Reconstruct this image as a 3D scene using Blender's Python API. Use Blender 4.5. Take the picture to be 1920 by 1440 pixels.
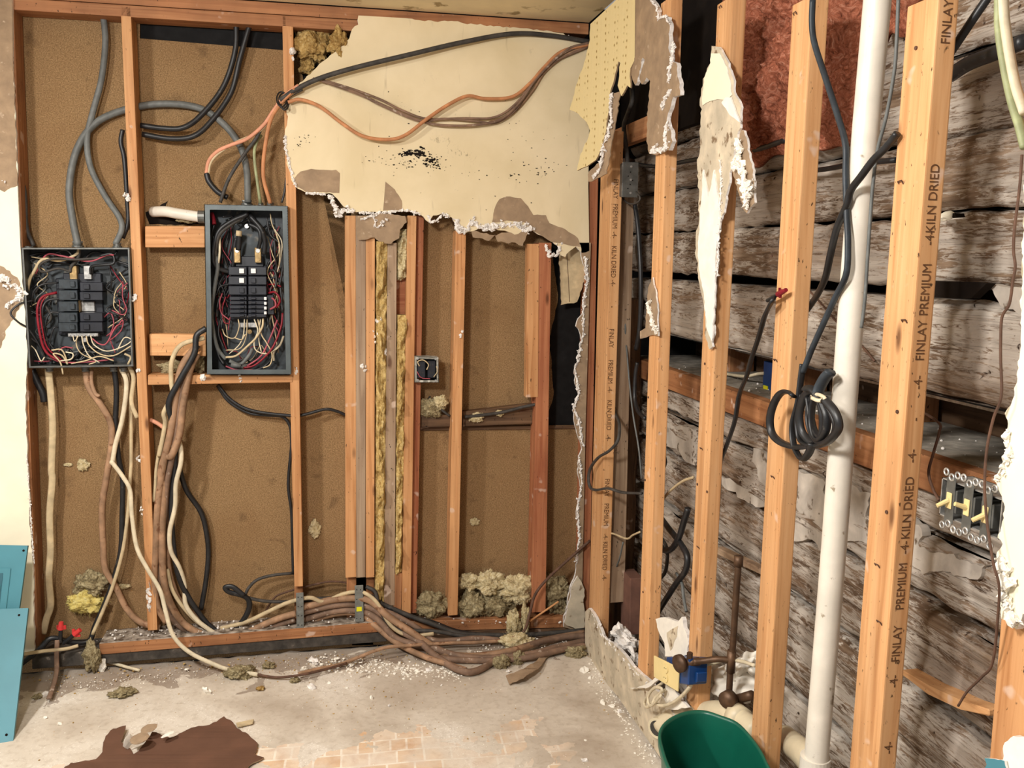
import bpy, bmesh, math, random
from mathutils import Vector, Matrix, noise
from mathutils.geometry import tessellate_polygon
random.seed(7)
S = bpy.context.scene
COL = S.collection
for o in list(bpy.data.objects):
    bpy.data.objects.remove(o)

# ------------------------------------------------------------------ camera
W_, H_ = 1920, 1440
FPX, YAW, PITCH, ROLL = 1650.0, 0.2065, 0.14365, 0.01152
CAM = Vector((-0.978, -3.337, 1.527))
_f = Vector((math.sin(YAW)*math.cos(PITCH), math.cos(YAW)*math.cos(PITCH), -math.sin(PITCH)))
_r0 = Vector((math.cos(YAW), -math.sin(YAW), 0)); _u0 = _r0.cross(_f)
_r = math.cos(ROLL)*_r0 + math.sin(ROLL)*_u0
_u = -math.sin(ROLL)*_r0 + math.cos(ROLL)*_u0
cd = bpy.data.cameras.new('camera'); cam = bpy.data.objects.new('camera', cd); COL.objects.link(cam)
cam.matrix_world = Matrix(((_r.x, _u.x, -_f.x, CAM.x), (_r.y, _u.y, -_f.y, CAM.y), (_r.z, _u.z, -_f.z, CAM.z), (0, 0, 0, 1)))
cd.sensor_width = 36; cd.sensor_fit = 'HORIZONTAL'; cd.lens = FPX/W_*36; cd.clip_start = 0.02
S.camera = cam

# ------------------------------------------------------------------ light, world, exposure
S.view_settings.view_transform = 'Standard'; S.view_settings.look = 'None'
S.view_settings.gamma = 1; S.view_settings.use_curve_mapping = False
S.view_settings.exposure = 0.12
wd = bpy.data.worlds.new('world'); S.world = wd; wd.use_nodes = True
wd.node_tree.nodes['Background'].inputs[0].default_value = (1.0, 0.98, 0.95, 1)
wd.node_tree.nodes['Background'].inputs[1].default_value = 0.30
def area(name, loc, target, size, power, col=(1, .93, .82)):
    l = bpy.data.lights.new(name, 'AREA'); l.energy = power; l.size = size; l.color = col; l.shape = 'DISK'
    o = bpy.data.objects.new(name, l); COL.objects.link(o); o.location = loc
    o.rotation_euler = (Vector(target)-Vector(loc)).to_track_quat('-Z', 'Y').to_euler()
    return o
area('ceiling_lamp_light', (-2.45, -1.55, 2.28), (-1.9, -1.2, 0.0), 0.18, 44, (1, .97, .92))
area('room_fill_light', (-1.7, -2.75, 2.3), (-0.1, -1.2, 0.75), 0.3, 52, (1, .97, .93))  # unseen fill light, added to brighten the right studs and floor

# ------------------------------------------------------------------ pixel helpers (photo frame 1920 x 1440)
def ray(x, y): return ((x-960)/FPX)*_r - ((y-720)/FPX)*_u + _f
def B(x, y, Y=0.0):
    d = ray(x, y); return CAM + d*((Y-CAM.y)/d.y)
def R(x, y, X=0.0):
    d = ray(x, y); return CAM + d*((X-CAM.x)/d.x)
def F(x, y, Z=0.0):
    d = ray(x, y); return CAM + d*((Z-CAM.z)/d.z)
def onB(Y): return lambda x, y: B(x, y, Y)
def onR(X): return lambda x, y: R(x, y, X)
def onF(Z): return lambda x, y: F(x, y, Z)
def z1(*p): return [(x/3, y/3)+tuple(q[2:]) for q in p for x, y in (q[:2],)]
def z2(*p): return [(x/3, y/3+400)+tuple(q[2:]) for q in p for x, y in (q[:2],)]
def z3(*p): return [(x/3, y/3+800)+tuple(q[2:]) for q in p for x, y in (q[:2],)]
def z5(*p): return [(x/3+500, y/3)+tuple(q[2:]) for q in p for x, y in (q[:2],)]
def z6(*p): return [(x/3+520, y/3+350)+tuple(q[2:]) for q in p for x, y in (q[:2],)]
def z7(*p): return [(x/3+560, y/3+760)+tuple(q[2:]) for q in p for x, y in (q[:2],)]
def z8(*p): return [(x/3+560, y/3+1000)+tuple(q[2:]) for q in p for x, y in (q[:2],)]
def r1(*p): return [(x/4+1060, y/4)+tuple(q[2:]) for q in p for x, y in (q[:2],)]
def r2(*p): return [(x/4+1060, y/4+300)+tuple(q[2:]) for q in p for x, y in (q[:2],)]
def r3(*p): return [(x/4+1060, y/4+640)+tuple(q[2:]) for q in p for x, y in (q[:2],)]
def r4(*p): return [(x/3+1060, y/3+960)+tuple(q[2:]) for q in p for x, y in (q[:2],)]
def r5(*p): return [(x/4+1440, y/4)+tuple(q[2:]) for q in p for x, y in (q[:2],)]
def r6(*p): return [(x/4+1440, y/4+340)+tuple(q[2:]) for q in p for x, y in (q[:2],)]
def r7(*p): return [(x/4+1440, y/4+660)+tuple(q[2:]) for q in p for x, y in (q[:2],)]
def r8(*p): return [(x/3+1440, y/3+960)+tuple(q[2:]) for q in p for x, y in (q[:2],)]

# ------------------------------------------------------------------ materials
def lin(c): return tuple(((v/255)/12.92 if v/255 <= .04045 else ((v/255+.055)/1.055)**2.4) for v in c)+(1,)
class NT:
    def __init__(s, name):
        s.m = bpy.data.materials.new(name); s.m.use_nodes = True
        s.t = s.m.node_tree; s.b = s.t.nodes['Principled BSDF']; s.tc = s.t.nodes.new('ShaderNodeTexCoord')
    def n(s, k, **kw):
        o = s.t.nodes.new(k)
        for a, v in kw.items():
            if a.startswith('i_'):
                key = a[2:]; key = int(key) if key.isdigit() else key.replace('_', ' ')
                o.inputs[key].default_value = v
            else: setattr(o, a, v)
        return o
    def L(s, a, b): s.t.links.new(a, b)
    def map(s, sc, rot=(0, 0, 0), loc=(0, 0, 0)):
        m = s.n('ShaderNodeMapping'); m.inputs['Scale'].default_value = sc; m.inputs['Rotation'].default_value = rot
        m.inputs['Location'].default_value = loc
        s.L(s.tc.outputs['Object'], m.inputs[0]); return m.outputs[0]
    def noise(s, sc=(1, 1, 1), scale=1, det=5, dist=0, rough=.55, rot=(0, 0, 0), loc=(0, 0, 0)):
        n = s.n('ShaderNodeTexNoise'); n.inputs['Scale'].default_value = scale; n.inputs['Detail'].default_value = det
        n.inputs['Distortion'].default_value = dist; n.inputs['Roughness'].default_value = rough
        s.L(s.map(sc, rot, loc), n.inputs['Vector']); return n.outputs['Fac']
    def voro(s, sc, scale=1, feat='F1'):
        n = s.n('ShaderNodeTexVoronoi'); n.feature = feat; n.inputs['Scale'].default_value = scale
        s.L(s.map(sc), n.inputs['Vector']); return n
    def ramp(s, fac, stops, interp='LINEAR'):
        r = s.n('ShaderNodeValToRGB'); r.color_ramp.interpolation = interp; e = r.color_ramp.elements
        while len(e) < len(stops): e.new(.5)
        for i, (p, c) in enumerate(stops): e[i].position = p; e[i].color = c if len(c) == 4 else lin(c)
        s.L(fac, r.inputs[0]); return r.outputs[0]
    def mix(s, fac, a, b, mode='MIX'):
        m = s.n('ShaderNodeMix'); m.data_type = 'RGBA'; m.blend_type = mode
        if isinstance(fac, (int, float)): m.inputs[0].default_value = fac
        else: s.L(fac, m.inputs[0])
        for v, i in ((a, 6), (b, 7)):
            if isinstance(v, tuple): m.inputs[i].default_value = v if len(v) == 4 else lin(v)
            else: s.L(v, m.inputs[i])
        return m.outputs[2]
    def math(s, op, a, b=0.0):
        m = s.n('ShaderNodeMath', operation=op)
        for i, v in enumerate((a, b)):
            if isinstance(v, (int, float)): m.inputs[i].default_value = v
            else: s.L(v, m.inputs[i])
        return m.outputs[0]
    def bump(s, h, strength=.3, dist=.002, prev=None):
        b = s.n('ShaderNodeBump'); b.inputs['Strength'].default_value = strength; b.inputs['Distance'].default_value = dist
        s.L(h, b.inputs['Height'])
        if prev: s.L(prev, b.inputs['Normal'])
        s.L(b.outputs[0], s.b.inputs['Normal']); return b.outputs[0]
    def rnd(s):
        return s.n('ShaderNodeObjectInfo').outputs['Random']
    def end(s, col, rough=.7, metal=0, spec=.3):
        if isinstance(col, tuple): s.b.inputs['Base Color'].default_value = col if len(col) == 4 else lin(col)
        else: s.L(col, s.b.inputs['Base Color'])
        s.b.inputs['Roughness'].default_value = rough; s.b.inputs['Metallic'].default_value = metal
        s.b.inputs['Specular IOR Level'].default_value = spec
        return s.m
BK = (0, 0, 0, 1); WH = (1, 1, 1, 1)
def grain(axis, k=1.0):
    a = {'x': (2.2, 60, 60), 'y': (60, 2.2, 60), 'z': (60, 60, 2.2)}[axis]
    return tuple(v*k for v in a)
def wood(name, axis, c1, c2, c3, dark=.0, dirt=.25, knots=True, dirtcol=(95, 62, 40)):
    t = NT(name)
    g = t.noise(grain(axis), 1, 6, .8); big = t.noise((5, 5, 3), 1, 3, 0)
    col = t.ramp(g, [(.28, c2), (.5, c1), (.75, c3)])
    d = t.ramp(big, [(.42, BK), (.72, WH)])
    dm = t.math('MULTIPLY', d, dirt)
    col = t.mix(dm, col, dirtcol)
    if knots:
        sc = {'x': (5, 16, 16), 'y': (16, 5, 16), 'z': (16, 16, 5)}[axis]
        v = t.voro(sc)
        k = t.ramp(v.outputs['Distance'], [(.07, WH), (.17, BK)])
        sel = t.ramp(t.n('ShaderNodeSeparateColor').outputs[0], [(0, BK), (1, WH)])
        sep = t.n('ShaderNodeSeparateColor'); t.L(v.outputs['Color'], sep.inputs[0])
        sel = t.math('GREATER_THAN', sep.outputs[0], .62)
        col = t.mix(t.math('MULTIPLY', k, t.math('MULTIPLY', sel, .8)), col, (78, 42, 22))
    sp = t.noise((120, 120, 60), 1, 3); col = t.mix(t.ramp(sp, [(.66, BK), (.72, WH)]), col, tuple(int(v*.45) for v in c2))
    st = t.noise(tuple(v*.35 for v in grain(axis)), 1, 5, .6); col = t.mix(t.math('MULTIPLY', t.ramp(st, [(.55, BK), (.75, WH)]), .45), col, tuple(int(v*.72) for v in c2))
    nl = t.noise((240, 240, 240), 1, 1); col = t.mix(t.math('MULTIPLY', t.ramp(t.noise((16, 16, 16), 1, 2), [(.66, BK), (.72, WH)]), .5), col, (222, 200, 184))
    hs = t.n('ShaderNodeHueSaturation'); t.L(col, hs.inputs['Color'])
    t.L(t.math('ADD', t.math('MULTIPLY', t.rnd(), .2), .90), hs.inputs['Value'])
    t.bump(g, .25, .002)
    return t.end(hs.outputs[0], .62, 0, .25)
M = {}
for ax in 'xyz':
    M['stud_'+ax] = wood('fir_'+ax, ax, (202, 148, 100), (172, 116, 70), (216, 166, 116))
    M['old_'+ax] = wood('old_timber_'+ax, ax, (166, 114, 76), (136, 86, 54), (184, 132, 90), dirt=.5, dirtcol=(80, 52, 36))
    M['pale_'+ax] = wood('pale_fir_'+ax, ax, (214, 162, 112), (192, 136, 88), (226, 178, 130), dirt=.15)
    M['red_'+ax] = wood('red_stained_fir_'+ax, ax, (172, 110, 76), (146, 82, 54), (190, 130, 92), dirt=.35, dirtcol=(110, 50, 36))
    M['grey_'+ax] = wood('grey_weathered_wood_'+ax, ax, (158, 134, 110), (126, 102, 82), (178, 156, 132), dirt=.35)
    M['dark_'+ax] = wood('dark_dirty_wood_'+ax, ax, (104, 78, 56), (70, 50, 36), (128, 100, 76), dirt=.6, dirtcol=(50, 40, 34))

def dusty(name, base):
    # timber with a settled layer of grey dust and plaster on its upward faces
    m = base.copy(); m.name = name; t = m.node_tree; b = t.nodes['Principled BSDF']; old = b.inputs['Base Color'].links[0].from_socket
    g = t.nodes.new('ShaderNodeNewGeometry'); sp = t.nodes.new('ShaderNodeSeparateXYZ'); t.links.new(g.outputs['Normal'], sp.inputs[0])
    n = t.nodes.new('ShaderNodeTexNoise'); n.inputs['Scale'].default_value = 38; n.inputs['Detail'].default_value = 6
    c = t.nodes.new('ShaderNodeTexCoord'); t.links.new(c.outputs['Object'], n.inputs['Vector'])
    r = t.nodes.new('ShaderNodeValToRGB'); r.color_ramp.elements[0].position = .35; r.color_ramp.elements[0].color = lin((84, 70, 58)); r.color_ramp.elements[1].position = .68; r.color_ramp.elements[1].color = lin((190, 178, 164))
    t.links.new(n.outputs['Fac'], r.inputs[0])
    k = t.nodes.new('ShaderNodeMath'); k.operation = 'GREATER_THAN'; k.inputs[1].default_value = .7; t.links.new(sp.outputs[2], k.inputs[0])
    x = t.nodes.new('ShaderNodeMix'); x.data_type = 'RGBA'; t.links.new(k.outputs[0], x.inputs[0]); t.links.new(old, x.inputs[6]); t.links.new(r.outputs[0], x.inputs[7])
    t.links.new(x.outputs[2], b.inputs['Base Color']); return m
M['dust_x'] = dusty('dusty_plate_timber', M['old_x'])
def m_fibre():
    t = NT('fibreboard')
    fine = t.noise((1, 1, 1), 260, 4, 0); big = t.noise((1, 1, 1), 2.6, 5, .4); mid = t.noise((1, 1, 1), 14, 5, .3)
    col = t.ramp(fine, [(.3, (106, 83, 56)), (.55, (146, 117, 83)), (.75, (172, 143, 104))])
    col = t.mix(t.math('MULTIPLY', t.ramp(big, [(.45, BK), (.7, WH)]), .35), col, (112, 80, 50))
    col = t.mix(t.math('MULTIPLY', t.ramp(mid, [(.6, BK), (.74, WH)]), .5), col, (80, 60, 42))
    sp = t.noise((1, 1, 1), 120, 2, 0); col = t.mix(t.ramp(sp, [(.70, BK), (.74, WH)]), col, (84, 56, 34))
    t.bump(fine, .3, .002); return t.end(col, .95, 0, .1)
M['fibre'] = m_fibre()
def simple(name, c, var=.15, scale=30, rough=.6, metal=0, spec=.3, bump=.1, bd=.002, spots=None):
    t = NT(name); n = t.noise((1, 1, 1), scale, 5, .3)
    d = tuple(int(v*(1-var)) for v in c); l = tuple(min(255, int(v*(1+var))) for v in c)
    col = t.ramp(n, [(.3, d), (.55, c), (.75, l)])
    if spots:
        s2 = t.noise((1, 1, 1), spots[1], 4, .2); col = t.mix(t.ramp(s2, [(spots[2], BK), (spots[2]+.06, WH)]), col, spots[0])
    t.bump(n, bump, bd); return t.end(col, rough, metal, spec)
def m_drywall():
    t = NT('cream_painted_drywall')
    big = t.noise((1, 1, 1), 3.0, 5, .3); fine = t.noise((1, 1, 1), 70, 4)
    col = t.ramp(big, [(.35, (214, 196, 158)), (.6, (228, 211, 176))])
    mold = t.math('MULTIPLY', t.ramp(t.noise((1, 1, 1), 5.0, 3, .2), [(.62, BK), (.75, WH)]), t.ramp(t.noise((1, 1, .8), 85, 4, .8, .65), [(.56, BK), (.62, WH)]))
    col = t.mix(t.math('MULTIPLY', mold, .75), col, (84, 66, 44))
    st = t.noise((1, 1, .15), 40, 3); col = t.mix(t.math('MULTIPLY', t.ramp(st, [(.66, BK), (.8, WH)]), .3), col, (120, 96, 64))
    t.bump(fine, .08, .002); return t.end(col, .75, 0, .25)
M['drywall'] = m_drywall()
M['drywall_clean'] = simple('pale_cream_drywall', (244, 234, 208), .05, 4, .7)
M['ceiling'] = simple('ceiling_paint', (236, 220, 182), .06, 5, .8, spots=((170, 150, 110), 9, .64))
M['paper'] = simple('torn_brown_paper', (158, 134, 108), .10, 25, .9, bump=.3, spots=((186, 164, 140), 40, .66))
M['paperdark'] = simple('dark_brown_paper', (100, 70, 54), .08, 12, .85)
M['paperpale'] = simple('dirty_pale_paper', (202, 188, 164), .12, 16, .85, spots=((130, 108, 84), 26, .6))
M['gypsum'] = simple('broken_gypsum', (234, 228, 222), .10, 60, .95, bump=.5, spots=((178, 160, 150), 50, .64))
M['white_paint'] = simple('white_skim', (240, 234, 222), .04, 30, .7)
def m_peg():
    t = NT('perforated_cream_board')
    v = t.voro((1, 1, .7), 62); v.inputs['Randomness'].default_value = .25
    d = t.ramp(v.outputs['Distance'], [(.12, (150, 122, 66)), (.26, (214, 194, 144))])
    t.bump(v.outputs['Distance'], .4, .003); return t.end(d, .6)
M['peg'] = m_peg()
M['black'] = simple('black_sheathing', (26, 25, 25), .3, 30, .8, spec=.2)
M['void'] = simple('dark_void_board', (30, 24, 20), .3, 12, .9, spec=.1)
def m_log():
    t = NT('whitewashed_log')
    g = t.noise((30, 2.4, 46), 1, 7, 1.0, .6); g2 = t.noise((14, 1.2, 22), 1, 5, .6)
    base = t.ramp(g, [(.3, (62, 46, 35)), (.5, (108, 87, 69)), (.7, (142, 121, 101))])
    m1 = t.noise((5, 2.6, 9), 1, 8, .5, .75); m2 = t.noise((50, 16, 120), 1, 5, 1.2, .7)
    mask = t.math('ADD', t.math('MULTIPLY', m1, .55), t.math('MULTIPLY', m2, .45))
    mask = t.ramp(mask, [(.455, BK), (.51, WH)])
    white = t.ramp(g2, [(.3, (146, 134, 122)), (.7, (194, 184, 172))])
    big = t.ramp(t.noise((1, 1.2, 2.0), 1.7, 3, .2), [(.36, (.35, .35, .35, 1)), (.5, WH)])
    col = t.mix(t.math('MULTIPLY', mask, big), base, white)
    cr = t.noise((9, 1.1, 60), 1, 5, 1.2, .5); crm = t.ramp(cr, [(.485, BK), (.50, WH), (.515, BK)])
    col = t.mix(t.math('MULTIPLY', crm, .45), col, (50, 36, 26))
    sp = t.noise((30, 30, 30), 1, 3, .4); col = t.mix(t.ramp(sp, [(.68, BK), (.73, WH)]), col, (50, 34, 24))
    b1 = t.bump(g, .7, .006)
    return t.end(col, .9, 0, .15)
M['log'] = m_log()
def m_chink():
    return simple('lime_chinking', (184, 174, 162), .15, 14, .95, bump=.5, bd=.004, spots=((96, 80, 64), 22, .62))
M['chink'] = m_chink()
def m_floor():
    t = NT('dusty_concrete')
    big = t.noise((1, 1, 1), 2.3, 6, .5); fine = t.noise((1, 1, 1), 45, 6, .3); fine2 = t.noise((1, 1, 1), 160, 3)
    con = t.ramp(big, [(.32, (176, 162, 146)), (.5, (206, 195, 180)), (.68, (226, 218, 206))])
    con = t.mix(t.math('MULTIPLY', t.ramp(fine, [(.5, BK), (.75, WH)]), .4), con, (150, 130, 108))
    con = t.mix(t.ramp(t.math('ADD', t.math('MULTIPLY', fine2, .5), t.math('MULTIPLY', big, .5)), [(.57, BK), (.64, WH)]), con, (236, 230, 222))
    # remnants of a small-brick vinyl pattern
    br = t.n('ShaderNodeTexBrick'); t.L(t.map((1, 1, 1), (0, 0, .05)), br.inputs['Vector'])
    br.inputs['Scale'].default_value = 6.2; br.inputs['Mortar Size'].default_value = .022; br.inputs['Bias'].default_value = -.1
    br.inputs['Brick Width'].default_value = .52; br.inputs['Row Height'].default_value = .42; br.offset = .37; br.squash = .6; br.squash_frequency = 3
    br.inputs['Color1'].default_value = lin((218, 182, 144)); br.inputs['Color2'].default_value = lin((228, 212, 192))
    br.inputs['Mortar'].default_value = lin((240, 230, 214))
    tile = t.mix(t.math('MULTIPLY', t.ramp(t.noise((1, 1, 1), 18, 5, .5), [(.45, BK), (.75, WH)]), .6), br.outputs[0], (176, 120, 78))
    tile = t.mix(t.math('MULTIPLY', t.ramp(t.noise((1, 1, 1), 8, 6, .5), [(.46, BK), (.66, WH)]), .7), tile, (222, 210, 196))
    sx = t.n('ShaderNodeSeparateXYZ'); t.L(t.tc.outputs['Object'], sx.inputs[0])
    # region of the floor that still has tiles: y < -0.75 and x < -0.45, ragged
    wob = t.math('MULTIPLY', t.math('SUBTRACT', t.noise((1, 1, 1), 5, 7, .5), .5), .9)
    yy = t.math('ADD', sx.outputs[1], wob); xx = t.math('ADD', sx.outputs[0], wob)
    my = t.math('LESS_THAN', yy, -.74); mx = t.math('LESS_THAN', xx, -.36)
    col = t.mix(t.math('MULTIPLY', t.math('MULTIPLY', my, mx), t.math('ADD', .25, t.math('MULTIPLY', t.ramp(t.noise((1, 1, 1), 3.5, 6, .6), [(.4, BK), (.62, WH)]), .6))), con, tile)
    # brown dirt band swept against the wall
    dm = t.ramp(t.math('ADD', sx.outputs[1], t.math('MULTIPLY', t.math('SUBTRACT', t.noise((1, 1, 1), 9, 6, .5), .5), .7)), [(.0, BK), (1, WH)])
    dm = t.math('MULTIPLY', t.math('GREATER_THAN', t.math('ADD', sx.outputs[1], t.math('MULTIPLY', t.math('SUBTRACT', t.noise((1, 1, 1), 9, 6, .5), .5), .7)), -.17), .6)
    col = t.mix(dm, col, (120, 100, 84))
    t.bump(fine, .35, .004); return t.end(col, .8, 0, .25)
M['floor'] = m_floor()
M['soil'] = simple('rubble_soil', (88, 76, 66), .35, 26, .95, bump=.8, bd=.01, spots=((200, 192, 180), 60, .66))
M['steel'] = simple('galvanised_steel', (112, 112, 108), .15, 40, .42, .6, .5)
M['sleeper'] = simple('black_treated_timber', (74, 68, 62), .3, 30, .85, bump=.4, spots=((130, 120, 108), 30, .66))
M['dusty_metal'] = simple('plaster_dusted_metal', (150, 148, 138), .2, 60, .7, .2, .4, spots=((206, 202, 192), 50, .55))
M['steel_dark'] = simple('grey_enamel_steel', (84, 92, 94), .10, 20, .45, .25, .5, spots=((120, 124, 120), 60, .7))
M['steel_in'] = simple('dark_enamel_inside', (58, 64, 68), .3, 14, .5, .2, .5, spots=((96, 92, 84), 22, .62))
M['plate_grey'] = simple('nail_plate_steel', (122, 124, 120), .12, 60, .5, .4, .5)
M['breaker'] = simple('black_bakelite', (34, 36, 44), .15, 40, .38, 0, .5)
M['breaker_blue'] = simple('worn_breaker_bakelite', (42, 50, 56), .25, 60, .45, 0, .5)
M['brass'] = simple('worn_brass', (168, 140, 96), .2, 60, .4, .7, .5)
M['silver'] = simple('bright_metal', (196, 194, 190), .2, 60, .35, .7, .5)
M['w_white'] = simple('white_cable_jacket', (214, 200, 172), .10, 30, .55)
M['w_cream'] = simple('cream_cable_jacket', (196, 176, 140), .12, 26, .6)
M['w_tan'] = simple('tan_dusty_cable', (158, 124, 96), .2, 22, .65, spots=((120, 84, 60), 30, .6))
M['w_brown'] = simple('brown_dusty_cable', (128, 102, 84), .2, 22, .7, spots=((176, 158, 142), 40, .62))
M['w_orange'] = simple('orange_aged_cable', (190, 130, 88), .14, 22, .6)
M['w_pink'] = simple('pinkish_cable', (214, 150, 120), .1, 22, .6)
M['w_black'] = simple('black_cable', (32, 32, 34), .25, 40, .42, 0, .45, spots=((74, 70, 66), 50, .66))
M['w_darkgrey'] = simple('dusty_black_cable', (66, 62, 58), .22, 40, .6)
M['w_grey'] = simple('grey_cable', (102, 104, 102), .14, 30, .5)
M['w_red'] = simple('red_wire', (132, 28, 40), .15, 30, .45)
M['w_pinkwire'] = simple('faded_red_wire', (164, 76, 86), .15, 30, .45)
M['w_green'] = simple('green_grey_wire', (146, 150, 112), .15, 30, .5)
M['w_bluegrey'] = simple('slate_cable', (50, 56, 62), .2, 30, .45)
M['w_rust'] = simple('rusty_wire', (92, 66, 52), .2, 40, .7)
M['red_cap'] = simple('red_wire_nut', (214, 60, 60), .08, 20, .4)
M['pvc'] = simple('dirty_white_pvc', (222, 214, 200), .07, 9, .4, 0, .4, spots=((150, 134, 112), 34, .66))
M['pvc2'] = simple('cream_pvc', (214, 200, 170), .08, 9, .4, 0, .4)
M['copper'] = simple('tarnished_copper', (96, 72, 54), .2, 26, .5, .5, .4)
M['ivory'] = simple('ivory_plastic', (222, 200, 142), .05, 10, .4, 0, .4)
M['bluebox'] = simple('blue_plastic', (20, 62, 118), .12, 14, .4, 0, .4)
M['green'] = simple('dark_green_plastic', (14, 88, 70), .08, 8, .36, 0, .5)
M['teal'] = simple('teal_enamel', (70, 130, 144), .05, 6, .5, .0, .4)
M['teal_shade'] = simple('teal_recess_shade', (48, 96, 110), .05, 6, .5, .0, .4)  # teal copy with the door panel's shade put into its colour
M['yellow'] = simple('yellow_sticker', (226, 222, 40), .03, 10, .5)
M['tag_white'] = simple('white_marker', (226, 226, 226), .03, 10, .5)
M['ink'] = simple('stamp_ink', (104, 70, 44), .2, 60, .8)
M['brick'] = simple('brown_painted_timber', (110, 78, 66), .12, 20, .7)
M['foil'] = simple('grey_dust', (152, 144, 132), .2, 30, .9, bump=.5)
M['daylight_gap'] = simple('painted_daylight', (236, 228, 206), .05, 10, .7)  # pale colour standing in for daylight through the log seam
def insul(name, a, b, c):
    t = NT(name); n = t.noise((1, 1, 1), 45, 8, 2.0, .7); big = t.noise((1, 1, 1), 9, 4, .5)
    col = t.ramp(n, [(.3, a), (.52, b), (.72, c)])
    col = t.mix(t.math('MULTIPLY', t.ramp(big, [(.5, BK), (.7, WH)]), .35), col, a)
    t.bump(n, .9, .01); return t.end(col, .95, 0, .05)
M['ins_yellow'] = insul('yellow_glass_wool', (168, 146, 98), (226, 208, 164), (244, 234, 204))
M['ins_bright'] = insul('bright_yellow_glass_wool', (204, 176, 92), (234, 214, 130), (246, 234, 176))
M['ins_strip'] = insul('strip_glass_wool', (160, 122, 62), (220, 188, 122), (240, 220, 168))
M['ins_dirty'] = insul('dirty_glass_wool', (96, 84, 62), (166, 150, 114), (222, 210, 174))
M['ins_old'] = insul('stained_glass_wool', (126, 90, 48), (204, 168, 104), (236, 212, 156))
M['ins_pink'] = insul('pink_glass_wool', (92, 50, 36), (178, 108, 82), (218, 162, 136))

# ------------------------------------------------------------------ object helpers
def setp(o, label=None, cat=None, group=None, kind=None):
    if label: o['label'] = label
    if cat: o['category'] = cat
    if group: o['group'] = group
    if kind: o['kind'] = kind
    return o
def link(name, bm, mats, parent=None, smooth=False):
    me = bpy.data.meshes.new(name)
    bmesh.ops.recalc_face_normals(bm, faces=bm.faces)
    bm.to_mesh(me); bm.free()
    for m in (mats if isinstance(mats, (list, tuple)) else [mats]): me.materials.append(M[m] if isinstance(m, str) else m)
    if smooth:
        for p in me.polygons: p.use_smooth = True
    o = bpy.data.objects.new(name, me); COL.objects.link(o)
    if parent:
        o.parent = parent; o.matrix_parent_inverse = parent.matrix_world.inverted()
    return o
def empty(name, loc, **kw):
    o = bpy.data.objects.new(name, None); COL.objects.link(o); o.location = loc; o.empty_display_size = .05
    o.matrix_world = Matrix.Translation(loc)
    return setp(o, **kw)
def prism(bm, q0, q1, bev=.0015, seg=1):
    """two quads (lists of 4 vectors), corresponding vertices"""
    v0 = [bm.verts.new(p) for p in q0]; v1 = [bm.verts.new(p) for p in q1]; n = len(v0)
    fs = [bm.faces.new(v0), bm.faces.new(v1[::-1])]
    for i in range(n): fs.append(bm.faces.new((v0[i], v1[i], v1[(i+1) % n], v0[(i+1) % n])))
    if bev:
        es = set(e for f in fs for e in f.edges)
        bmesh.ops.bevel(bm, geom=list(es), offset=bev, segments=seg, affect='EDGES', profile=.6)
def box(bm, lo, hi, bev=.0015, seg=1):
    a, b = Vector(lo), Vector(hi)
    q = lambda z: [Vector((a.x, a.y, z)), Vector((b.x, a.y, z)), Vector((b.x, b.y, z)), Vector((a.x, b.y, z))]
    prism(bm, q(a.z), q(b.z), bev, seg)
def slab(bm, quad, vec, bev=.001):
    prism(bm, [Vector(p) for p in quad], [Vector(p)+Vector(vec) for p in quad], bev)
def cr(pts, n=8):
    P = [Vector(p) for p in pts]
    if len(P) < 3: return P
    P = [2*P[0]-P[1]]+P+[2*P[-1]-P[-2]]
    out = []
    for i in range(1, len(P)-2):
        a, b, c, d = P[i-1:i+3]
        for k in range(n):
            t = k/n
            out.append(.5*((2*b)+(c-a)*t+(2*a-5*b+4*c-d)*t*t+(3*b-a-3*c+d)*t**3))
    out.append(P[-2]); return out
def tube_bm(bm, pts, r, flat=1.0, seg=8, n=8, taper=None, closed_path=False, side=None):
    P = cr(pts, n) if n > 1 else [Vector(p) for p in pts]
    rings = []; up = side or Vector((.13, -.9, .2))
    prev = None
    for i, p in enumerate(P):
        t = (P[min(i+1, len(P)-1)]-P[max(i-1, 0)])
        if t.length < 1e-9: t = Vector((0, 0, 1))
        t.normalize()
        if prev is None:
            nrm = (up-t*up.dot(t));
            if nrm.length < 1e-3: nrm = Vector((1, 0, 0))-t*t.x
            nrm.normalize()
        else:
            nrm = prev-t*prev.dot(t); nrm.normalize()
        prev = nrm; bn = t.cross(nrm)
        rr = r*(taper(i/(len(P)-1)) if taper else 1)
        rings.append([bm.verts.new(p+nrm*math.cos(a)*rr/flat+bn*math.sin(a)*rr) for a in [2*math.pi*k/seg for k in range(seg)]])
    for a, b in zip(rings, rings[1:]):
        for k in range(seg): bm.faces.new((a[k], a[(k+1) % seg], b[(k+1) % seg], b[k]))
    bm.faces.new(rings[0][::-1]); bm.faces.new(rings[-1])
def tube(name, pts, r, mat, parent=None, flat=1.0, seg=8, n=8, taper=None, label=None, cat=None, group=None):
    bm = bmesh.new(); tube_bm(bm, pts, r, flat, seg, n, taper)
    return setp(link(name, bm, mat, parent, True), label, cat, group)
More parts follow.
